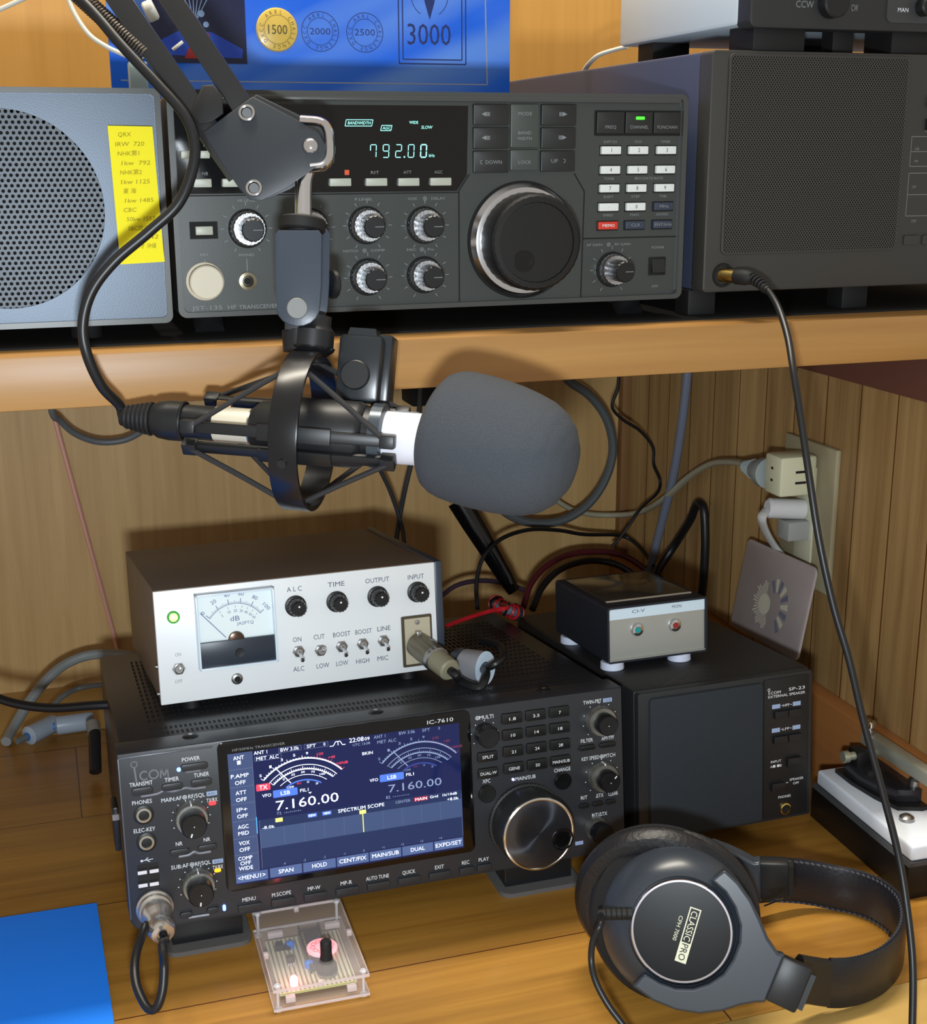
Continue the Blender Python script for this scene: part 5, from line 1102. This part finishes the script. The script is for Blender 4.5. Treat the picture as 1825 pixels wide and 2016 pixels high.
# ------------------------------------------------------------------ telegraph key on a black base
KM = frame((-.1085, -.7175, 0), M4.Rotation(R_(-1.5), 3, 'Z'))
KEY = thing('telegraph_key', 'white and black telegraph key on a black slab beside the cladding', 'telegraph key', KM)
b = MB(); b.box(0, 52, 0, 128, 0, 25, mat('slab_black', (15, 15, 16), .4), b=.6); b.prism([(0, 25), (52, 25), (50.6, 28), (1.4, 28)], 0, 128, mat('slab_edge', (66, 68, 70), .4)); b.build('base_slab', KEY)
b = MB(); b.box(2.2, 50.5, 1.5, 126, 28, 40, mat('white_lacquer', (226, 234, 244), .3), b=2.2, seg=3); b.build('white_base', KEY)['label'] = 'white lacquered base'
b = MB(); cov = [(13, 118), (13, 96), (17, 70), (23, 50), (40, 44), (50, 46), (50, 118)]
b.prism(cov, 40, 43, BLACK, plane='XY'); b.prism([(17, 112), (17, 92), (22, 70), (27, 58), (40, 53), (50, 55), (50, 112)], 43, 52, mat('smoked_cover', (40, 40, 44), .12), plane='XY'); b.build('cover', KEY)['label'] = 'black angular cover plate'
b = MB(); b.lathe([(5.5, 40), (5.2, 42.4), (3, 44), (0, 44.4)], (21, 36, 0), (0, 0, 1), STEEL, 24); b.build('screw', KEY); b = MB(); b.lathe([(5, 52), (4.6, 56), (2.6, 58), (0, 58)], (44, 62, 0), (0, 0, 1), STEEL, 24); b.build('screw', KEY)
b = MB(); b.box(19, 29, 98, 112, 46, 64, mat('pillar_black', (24, 24, 25), .4), b=1); b.build('pivot_block', KEY)
b = MB(); b.cyl((12, 103, 60), (60, 103, 60), 3.2, mat('nickel_rod', (190, 196, 176), .35, .7), 16); b.cyl((14, 103, 60), (9, 103, 60), 4.6, MATS['nickel_rod'], 20, b=.6); b.build('pivot_screw', KEY)
lv = M4.Translation(V((36, 112, 69))) @ M4.Rotation(R_(1.5), 4, 'X') @ M4.Rotation(R_(5), 4, 'Z')
b = MB(); b.box(-5, 5, -112, 2, -5, 5, mat('lever_nickel', (176, 178, 164), .4, .5), b=.5, T=lv); b.build('lever', KEY)
b = MB(); b.cyl((34, 108, 66), (34, 108, 82), 2, STEEL, 14); b.lathe([(4.4, 80), (4.4, 83.6), (3.4, 84.4), (0, 84.6)], (34, 108, 0), (0, 0, 1), CHROME, 20); b.lathe([(3.2, 74.4), (3.2, 78)], (34, 108, 0), (0, 0, 1), CHROME, 18); b.build('adjusting_screw', KEY)

# ------------------------------------------------------------------ small clear acrylic electronics case
KT = thing('electronics_kit', 'clear acrylic case with circuit board and glowing red light in front of the transceiver', 'electronics kit', frame((-.5478, -.7086, 0), M4.Rotation(R_(-1.0), 3, 'Z')))
ACR = mat('acrylic_sheet', (235, 228, 226), .06, alpha=.13)
ACE = mat('acrylic_edge', (238, 222, 220), .15, alpha=.6)
def sheet(z0, z1, nm):
    q = MB(); q.box(0, 59, 0, 90, z0, z1, ACR); q.box(0, 59, -.2, .5, z0, z1, ACE); q.box(0, 59, 89.5, 90.2, z0, z1, ACE); q.box(-.2, .4, 0, 90, z0, z1, ACE); q.box(58.6, 59.2, 0, 90, z0, z1, ACE); return q.build(nm, KT)
sheet(1.5, 3.2, 'bottom_plate'); sheet(14.6, 16.4, 'top_plate')
for x in (3, 56):
    for y in (3.5, 86.5):
        q = MB(); q.cyl((x, y, 0), (x, y, 18), 1.0, mat('bright_bolt', (225, 222, 225), .3, .3), 12); q.lathe([(2.4, 16.4), (2.4, 17.4), (1.4, 18.2)], (x, y, 0), (0, 0, 1), mat('bright_bolt', (225, 222, 225), .3, .3), 6); q.lathe([(2.4, 0), (2.4, 1.5)], (x, y, 0), (0, 0, 1), mat('bright_bolt', (225, 222, 225), .3, .3), 6); q.build('corner_bolt', KT)
for y, w in ((8, 6), (80, 10)):
    for x in (8, 46):
        q = MB(); q.box(x, x+w, y-4, y, 3.2, 7, ACE, b=.4); q.build('spacer', KT)
for x, y in [(1.5, 40), (57, 50), (29, 1.5), (29, 88)]:
    q = MB(); q.box(x-1.6, x+1.6, y-1.6, y+1.6, 13.2, 17.2, ACE, b=.5); q.build('tab', KT)
PCB = mat('stripboard', (206, 200, 172), .5); TR = mat('copper_strip', (158, 146, 120), .35, .5)
q = MB(); q.box(5, 53, 9, 68, 5.6, 7.2, PCB)
for k in range(17): q.box(6.2+k*2.8, 7.3+k*2.8, 9.6, 67.4, 7.18, 7.3, TR)
q.box(6, 52, 8.8, 9, 5.6, 7.2, mat('board_edge', (190, 190, 130), .6)); q.build('circuit_board', KT)
q = MB(); q.box(28, 40, 26, 70, 7.3, 10.4, mat('module_navy', (24, 26, 52), .35), b=.4); q.box(27, 28, 24, 72, 7.3, 11, BLACK); q.box(40, 41, 24, 72, 7.3, 11, BLACK)
for k in range(15): q.box(28.3, 29.2, 28+k*2.7, 29+k*2.7, 10.3, 10.8, GOLD); q.box(38.8, 39.7, 28+k*2.7, 29+k*2.7, 10.3, 10.8, GOLD)
q.build('micro_module', KT)
q = MB(); RG = mat('red_glow_disc', (255, 190, 195), .4, emit=1.1, ecol=(255, 150, 160)); q.lathe([(9.8, 10.5), (9.8, 12), (9, 12.4), (0, 12.4)], (38, 44, 0), (0, 0, 1), RG, 40)
for k in range(10): a = 2*pi*k/10; q.ring((38+6*cos(a), 44+6*sin(a), 12.5), (0, 0, 1), 1.5, .2, mat('red_line', (205, 50, 60), .4, emit=.5), 14, 4)
q.build('glowing_disc', KT)['label'] = 'round disc glowing pink-red'
q = MB(); q.cyl((37, 22, 7.3), (37, 22, 9), 6.6, STEEL, 30); q.lathe([(6.8, 9), (6.4, 12), (4.2, 15), (3.6, 20), (3.6, 28), (3, 29), (0, 29)], (37, 24, 0), (0, 0, 1), RUB, 30); q.build('shaft_knob', KT)['label'] = 'black shaft knob'
q = MB(); q.lathe([(2.5, 7.3), (2.5, 11.5), (1.6, 13.2), (0, 13.8)], (15, 16, 0), (0, 0, 1), mat('red_led', (255, 170, 180), .3, emit=12, ecol=(255, 110, 130)), 20); q.build('light', KT)['label'] = 'bright red light'
q = MB(); q.lathe([(2.6, 7.3), (2.6, 10)], (18, 56, 0), (0, 0, 1), BLACK, 16); q.box(10, 15, 54, 60, 7.3, 11, BLACK, b=.4); q.build('socket', KT)
for x, y in ((19.5, 56.5), (27, 32)):
    q = MB(); q.lathe([(2.6, 7.3), (2.8, 10.6), (1.6, 11.6), (0, 11.8)], (x, y, 0), (0, 0, 1), mat('blue_part', (30, 120, 220), .4), 18); q.build('blue_component', KT)
q = MB(); q.box(14, 19, 36, 40, 9, 13, BLACK, b=.5); 
for k in range(3): q.cyl((15+k*1.5, 35.5, 7.3), (15+k*1.5, 37, 10), .3, STEEL, 6)
q.build('transistor', KT)

# ------------------------------------------------------------------ blue folder
BF = mat('blue_folder_board', (26, 130, 250), .55, bump=.15, bscale=500)
q = MB(); 
q.prism([(-980, -700-120), (-640.5, -840), (-640.5, -690), (-643.5, -551), (-980, -545)], .2, 3.0, BF, plane='XY', b=.4); tag(q.build('folder'), 'bright blue folder lying flat at the left of the desk', 'folder')

# ------------------------------------------------------------------ microphone plug on the lit transceiver
mp_ = mI @ V((.0156, -.001, .0160)); mpd = (mI.to_3x3() @ V((.10, -1, -.30))).normalized()
MPG = thing('microphone_plug', 'round chrome microphone plug in the lower left of the lit transceiver', 'plug', M4.Translation(mp_))
b = MB(); b.lathe([(11.6, 0), (11.6, 2.2), (10.4, 3), (10, 5)], (0, 0, 0), (mI.to_3x3() @ V((0, -1, 0))), mat('socket_nickel', (195, 190, 182), .28, .85), 44); b.build('socket_ring', MPG)
b = MB(); b.lathe([(9.6, 3), (9.8, 5), (9.6, 9), (7.6, 12), (7.2, 17)], (0, 0, 0), mpd, mat('plug_nickel', (215, 212, 205), .24, .85), 44); b.lathe([(7.4, 16), (8.4, 18), (8.4, 23), (7.0, 25.6), (4.4, 26.4), (4.4, 25)], (0, 0, 0), mpd, MATS['plug_nickel'], 44); b.build('shell', MPG)
mt_ = mp_+mpd*.024
cable('cable', 'black lead hanging in a loop from the round chrome plug', 'cable', [mt_, mt_+mpd*.008, at(320, 1860, .768), at(323, 1900, .766), at(320, 1950, .762), at(308, 1984, .760), at(290, 1984, .762), at(270, 1945, .772), at(265, 1905, .782), at(270, 1870, .795), at(283, 1835, .815), at(300, 1800, .85)], 2.6, CABLE_B, 12)


def bk(px, py, y, off=.012):
    p = onY(px, py, y)
    return p if p.x < XW-off else onX(px, py, XW-off)
# ------------------------------------------------------------------ things behind: plugs, cords, card, wires
# left
cable('cable', 'stiff grey cord arching up behind the transceiver at far left', 'cable', [onZ(12, 1462, .004), onY(28, 1430, -.235), onY(60, 1378, -.215), onY(100, 1330, -.20), onY(140, 1302, -.19), onY(190, 1288, -.19), onY(260, 1292, -.21), onY(300, 1310, -.23)], 4.6, mat('light_grey_cable', (132, 138, 138), .45))
cable('cable', 'thinner grey cord below the stiff one at far left', 'cable', [onY(95, 1398, -.20), onY(125, 1370, -.19), onY(155, 1355, -.18), onY(200, 1348, -.19), onY(250, 1350, -.21)], 2.6, CABLE_G)
cable('cable', 'black cord running level from the left edge to the audio box', 'cable', [at(-40, 1355, 1.0), at(0, 1376, .99), at(50, 1389, .985), at(110, 1394, .98), at(180, 1389, .975), at(250, 1386, .975), at(300, 1387, .97), at(345, 1372, .985)], 3.4, CABLE_B)
CN = mat('milky_connector', (150, 162, 176), .35)
def conn(c, d, lab, L=38):
    o = thing('cord_connector', lab, 'connector', M4.Translation(c)); q = V(d).normalized()
    b = MB(); b.lathe([(3.6, -L/2), (8.4, -L/2+2), (8.4, L/2-3), (7, L/2)], (0, 0, 0), q, CN, 24); b.build('shell', o)
    b = MB(); b.lathe([(2.6, -L/2-12), (3.2, -L/2)], (0, 0, 0), q, CABLE_G, 16); b.lathe([(3.8, -L/2-1.5), (3.8, -L/2+.6)], (0, 0, 0), q, mat('blue_band', (40, 100, 180), .5), 18); b.build('cord_end', o); return o
c1 = onZ(82, 1436, .0105); c2 = onZ(146, 1424, .0115)
conn(c1, onZ(110, 1420, .0105)-onZ(50, 1450, .0105), 'milky grey cord connector lying behind the desk edge, nearer the left edge', 34)
conn(c2, onZ(180, 1419, .0115)-onZ(116, 1428, .0115), 'milky grey cord connector next to the black transceiver side', 34)
q = MB(); q.cyl(mm(onZ(186, 1440, .03)), mm(onZ(188, 1520, .0065)), 5, BLACK, 20); q.cyl(mm(onZ(182, 1424, .034)), mm(onZ(186, 1443, .029)), 5.6, mat('grey_neck', (120, 116, 108), .5), 20); tag(q.build('plug'), 'black cylindrical plug with grey neck beside the transceiver side', 'plug')
cable('cable', 'grey cord sagging under the shelf behind the microphone plug', 'cable', [V((onY(96, 790, -.18).x, -.18, .3635)), onY(100, 800, -.18), onY(118, 828, -.17), onY(150, 855, -.16), onY(195, 870, -.155), onY(245, 866, -.155), onY(285, 845, -.16), onY(310, 820, -.17), onY(322, 790, -.18), V((onY(326, 770, -.18).x, -.18, .3635))], 3.0, CABLE_G)
# big grey loop behind the foam
cable('cable', 'thick grey cord forming a big loop behind the foam windscreen', 'cable', [onY(1085, 700, -.172), onY(1118, 748, -.17), onY(1160, 778, -.17), onY(1192, 820, -.17), bk(1206, 870, -.17), bk(1202, 915, -.17), onY(1182, 962, -.17), onY(1150, 1000, -.17), onY(1105, 1025, -.17), onY(1055, 1030, -.17), onY(1010, 1018, -.17), onY(975, 990, -.17), onY(940, 940, -.172)], 4.6, mat('mid_grey_cable', (84, 90, 92), .45))
cable('cable', 'grey tube-like cord dropping steeply from the shelf near the corner', 'cable', [bk(1355, 700, -.125), bk(1352, 750, -.125), bk(1340, 850, -.125), bk(1325, 940, -.125), bk(1305, 1020, -.125), bk(1285, 1100, -.125), bk(1275, 1130, -.13)], 4.4, mat('steel_blue_cable', (112, 120, 138), .35))
cable('cable', 'thin black wire wandering down from the shelf over the white cord', 'cable', [bk(1219, 720, -.19), bk(1216, 765, -.19), bk(1205, 800, -.19), bk(1225, 825, -.19), bk(1260, 848, -.19), bk(1285, 880, -.19), bk(1287, 915, -.19), bk(1299, 945, -.19), bk(1294, 970, -.19), bk(1262, 1000, -.19), bk(1238, 1035, -.185), bk(1218, 1062, -.185), bk(1205, 1075, -.185)], 1.7, CABLE_B)
OUT_X = XW-.0005
cable('cable', 'pale flat power cord running from the wall outlet behind the windscreen', 'cable', [onY(1060, 950, -.135), onY(1095, 985, -.13), onY(1140, 1008, -.125), bk(1200, 1014, -.125), bk(1260, 1008, -.15), bk(1310, 980, -.145), bk(1355, 940, -.145), onX(1400, 913, -.062), onX(1440, 909, -.066), onX(1470, 914, -.07)], 3.0, mat('ivory_cable', (170, 168, 146), .5), flat=1.5)
# outlet, adaptors
OPL = thing('wall_outlet', 'beige outlet plate on the pine cladding', 'outlet', M4.Translation(V((XW, -.470, .150))))
b = MB(); b.box(-5, 0, -40, 37.5, 0, 122, mat('beige_plate', (158, 150, 122), .4), b=1.6); b.box(-6.4, -4.6, -14, 12, 20, 102, mat('outlet_insert', (196, 196, 172), .4), b=.6); b.build('cover_plate', OPL)
IV = mat('ivory_plastic', (206, 206, 176), .35)
TPm = M4.Translation(onX(1560, 932, XW-.022))
TAP = thing('power_tap', 'ivory cube tap plugged in the outlet with slotted sides', 'power tap', TPm)
b = MB(); b.box(-19, 15, -13, 13, -16.5, 17, IV, b=3); b.box(-5, 5, -13.3, -12.9, 3, 5, MATTE) ; b.box(-5, 5, -13.3, -12.9, -6, -4, MATTE)
b.disc(0, 0, 0, IV); 
for z in (6, -4): b.box(-19.3, -18.9, -1.5, 1.5, z-1, z+1, MATTE)
b.build('body', TAP)
PPm = M4.Translation(onX(1490, 925, -.078))
PP = thing('power_plug', 'translucent grey plug with ribbed boot entering the ivory cube tap', 'plug', PPm)
b = MB(); dpl = (mm(onX(1548, 938, -.072)-onX(1440, 906, -.068))).normalized(); MG = mat('milky_grey', (150, 160, 160), .35)
b.lathe([(3.5, -24), (5, -16), (6, -12), (9.5, 4), (13, 14), (13, 22)], (0, 0, 0), dpl, MG, 20)
for k in range(5): b.ring(dpl*(-20+k*4), dpl, 4.6+k*.9, .8, MG, 18, 5)
b.build('body', PP)
WP2 = thing('power_plug', 'glossy white plug below the ivory cube tap', 'plug', M4.Translation(onX(1560, 1005, XW-.018)))
b = MB(); pA = mm(onX(1510, 1000, XW-.040)-onX(1560, 1005, XW-.018)); b.cyl(pA, V((12, 0, 0)), 8.5, mat('gloss_white', (205, 206, 208), .22), 24, b=2); b.box(-8, 16, -9, 9, -24, -8, mat('milky_block', (150, 152, 150), .3), b=1); b.build('body', WP2)
pA_ = onX(1508, 1006, XW-.040)
cable('cable', 'short white flat cord from the white plug down behind the printed card', 'cable', [pA_, onX(1500, 1020, -.092), onX(1507, 1045, -.082), onX(1525, 1075, -.066), onX(1545, 1100, -.056), onX(1562, 1130, -.054)], 2.6, mat('white_flat_cord', (190, 190, 186), .45), flat=1.6)
# printed card leaning on the cladding
cA, cB, cC, cD = onX(1484, 1064, -.066), onX(1614, 1122, -.066), onX(1566, 1290, -.082), onX(1430, 1232, -.082)
cN = (cB-cA).cross(cD-cA).normalized()
ux = (cB-cA).normalized(); uz = cN.cross(ux).normalized()
if uz.z < 0: uz = -uz
yy_ = ux.cross(uz).normalized()  # pointing
w_ = ((cB-cA).length+(cC-cD).length)/2*1000; h_ = ((cA-cD).length+(cB-cC).length)/2*1000; cc = (cA+cB+cC+cD)/4
ny = -(uz.cross(ux)).normalized()
CM = M4(((ux.x, -ny.x, uz.x, cc.x), (ux.y, -ny.y, uz.y, cc.y), (ux.z, -ny.z, uz.z, cc.z), (0, 0, 0, 1)))
CD = thing('printed_card', 'square mauve-grey card with a pale radiating shell-like print leaning on the cladding', 'card', CM)
sgn = -1 if (CM.to_3x3() @ V((0, -1, 0))).dot(CAMP-cc) > 0 else 1
b = MB(); CG = mat('mauve_card', (158, 148, 146), .35, mottle=.15, bscale=30)
sk = ((cB-cA).normalized().dot((cA-cD).normalized()))
b.rrect(-w_/2, w_/2, -h_/2, h_/2, 6, -1, 1, CG, b=.3)
CI1 = mat('card_pale', (198, 194, 176), .5); CI2 = mat('card_slate', (106, 110, 128), .5)
yf = sgn*1.12
for k in range(22):
    a0 = R_(100+k*9); L0, L1 = 6, 19+2*sin(k*1.7); c_ = (-6, -8)
    b.add([(c_[0]+L0*cos(a0-.03), yf, c_[1]+L0*sin(a0-.03)), (c_[0]+L1*cos(a0-.05), yf, c_[1]+L1*sin(a0-.05)), (c_[0]+L1*cos(a0+.04), yf, c_[1]+L1*sin(a0+.04)), (c_[0]+L0*cos(a0+.03), yf, c_[1]+L0*sin(a0+.03))], [(0, 1, 2, 3)], CI1)
for k in range(9):
    a0 = 120-k*22; b.arc(8, -6, 14, 18, a0-7, a0+7, 11, CI1 if k % 2 else CI2, y=yf*1.02, n=4)
b.disc(-8, -8, 9, CI1, y=yf*1.01)
b.build('card', CD)
# black bar leaning behind, wires with ferrite ring
q = MB(); p0, p1 = mm(onY(902, 985, -.22)), mm(onY(1012, 1165, -.25)); 
dq = (p1-p0).normalized(); sd = dq.cross(mm(fwd)).normalized(); ft = sd.cross(dq).normalized()
prs = [(p0, 11, 5), (p0+dq*25, 10.5, 5), (p0+dq*90, 7.5, 4), (p1, 6, 3.5)]; vs = []; fs = []
for p, w, t in prs: vs += [p-sd*w-ft*t*.3, p-sd*w*.6+ft*t, p+sd*w*.6+ft*t, p+sd*w-ft*t*.3, p+sd*w*.5-ft*t, p-sd*w*.5-ft*t]
for i in range(3):
    for j in range(6): fs.append((i*6+j, i*6+(j+1) % 6, (i+1)*6+(j+1) % 6, (i+1)*6+j))
fs += [tuple(range(6)), tuple(range(18, 24))[::-1]]
q.add(vs, fs, mat('gloss_bar', (10, 10, 12), .12)); tag(q.build('bar'), 'glossy black tapered bar leaning behind the foam windscreen', 'bar')
cable('cable', 'thin black wire curving over behind the glossy black bar', 'cable', [onY(940, 1200, -.26), onY(938, 1150, -.255), onY(950, 1100, -.25), onY(985, 1062, -.24), onY(1040, 1043, -.22), onY(1100, 1044, -.20), onY(1150, 1052, -.18), bk(1225, 1055, -.15), bk(1262, 1080, -.15), bk(1290, 1120, -.16), bk(1310, 1150, -.18)], 2.1, CABLE_B)
cable('cable', 'stout black cord folded in a narrow loop beside the small switch box', 'cable', [bk(1285, 1150, -.26), bk(1300, 1115, -.25), bk(1330, 1070, -.235), bk(1358, 1025, -.225), bk(1368, 1000, -.222), bk(1376, 990, -.222), bk(1385, 1002, -.225), bk(1388, 1040, -.235), bk(1388, 1090, -.25), bk(1384, 1150, -.27), bk(1378, 1190, -.29)], 4.2, CABLE_B, 12)
RDW = mat('red_wire', (176, 28, 36), .4); RDD = mat('dark_red_wire', (84, 26, 34), .5)
cable('cable', 'dark red power wires arching behind the small switch box', 'cable', [onY(1030, 1195, -.26), onY(1045, 1150, -.24), onY(1075, 1115, -.22), onY(1120, 1092, -.20), onY(1180, 1086, -.19), bk(1230, 1095, -.19), bk(1270, 1120, -.20)], 3.2, RDD)
cable('cable', 'black power wire beside the dark red one behind the switch box', 'cable', [onY(1048, 1200, -.27), onY(1068, 1155, -.25), onY(1105, 1120, -.23), onY(1160, 1104, -.21), bk(1215, 1112, -.21), bk(1262, 1142, -.22)], 3.4, CABLE_B)
cable('cable', 'purple-black wires crossing low behind the white-fronted box', 'cable', [onY(860, 1180, -.25), onY(900, 1152, -.24), onY(950, 1143, -.23), onY(1000, 1150, -.22), onY(1040, 1165, -.22)], 2.4, mat('purple_wire', (60, 44, 60), .5))
RG_ = thing('ferrite_ring', 'small ferrite ring wound with red wire on the black transceiver', 'ferrite ring', M4.Translation(mI @ V((.338, .232, .1275))))
b = MB(); ra = (rgt*.35+fwd*.2-upv*.1+V((0, 0, .9))).normalized(); b.ring((0, 0, 0), ra, 10, 4, mat('ferrite_grey', (110, 122, 134), .4, .3), 36, 10); b.build('core', RG_)
b = MB(); qq = ra.to_track_quat('Z', 'Y').to_matrix()
for k in range(13):
    a = R_(20+k*22); c_ = qq @ V((10*cos(a), 10*sin(a), 0)); tg = qq @ V((-sin(a), cos(a), 0)); b.ring(c_, tg, 5.6, 1.2, RDW if k % 3 else CABLE_B, 18, 6)
b.build('winding', RG_)['label'] = 'red wire winding'
fr_ = mI @ V((.338, .232, .1275))
cable('cable', 'bright red wire running left from the wound ferrite ring', 'cable', [fr_+V((-.006, 0, .004)), at(1000, 1196, 1.02), at(965, 1203, 1.02), at(935, 1212, 1.03), at(905, 1222, 1.04), at(880, 1232, 1.05)], 1.7, RDW)
# cables dropping between the mount and the transceiver, dark clip under the shelf
cable('cable', 'slack grey-black wires hanging behind the microphone down to the audio box', 'cable', [onY(828, 760, -.17), onY(823, 840, -.17), onY(812, 900, -.175), onY(798, 960, -.18), onY(788, 1010, -.19), onY(780, 1062, -.20)], 2.6, mat('dark_grey_cable', (46, 48, 54), .45))
cable('cable', 'second slack wire crossing the first behind the microphone', 'cable', [onY(748, 925, -.2), onY(765, 960, -.2), onY(780, 1000, -.2), onY(792, 1040, -.2), onY(796, 1070, -.205)], 2.0, MATS['dark_grey_cable'])
q = MB(); c = mm(onY(838, 788, -.16)); q.box(c.x-14, c.x+18, c.y, c.y+40, c.z-6, c.z+26, MATTE, b=2); tag(q.build('adaptor'), 'dark adaptor block tucked under the shelf behind the windscreen', 'adaptor')
# white lead and end cap near the boom top
cable('cable', 'thin white lead draped in front of the upper left wood panel', 'cable', [at(130, -20, .86), at(140, 12, .86), at(158, 45, .86), at(180, 72, .86), at(210, 92, .86), at(235, 104, .86), at(256, 113, .86)], 1.5, CABLE_W)
cable('cable', 'white lead crossing the extreme upper left corner', 'cable', [at(-30, 32, .86), at(10, 14, .86), at(50, -4, .86)], 1.5, CABLE_W)
q = MB(); q.cyl(mm(at(286, 26, .80)), mm(at(306, 17, .80)), 6.2, mat('white_cap', (208, 208, 198), .4), 20, b=1); tag(q.build('end_cap'), 'small white cylindrical cap between the boom bars', 'cap')
q = MB(); q.cyl(mm(at(340, 98, .80)), mm(at(360, 82, .80)), 1.0, CABLE_W, 8); tag(q.build('stick'), 'tiny white stick between the boom bars', 'stick')
bb = OJ.z+.1297+.0005
q = MB(); c = mm(onY(272, 160, -.46)); q.box(c.x-6, c.x+6, -468, -456, bb*1000, c.z+12, mat('pale_block', (150, 170, 175), .4), b=1.2); tag(q.build('block'), 'small pale translucent block in front of the blue board', 'block')
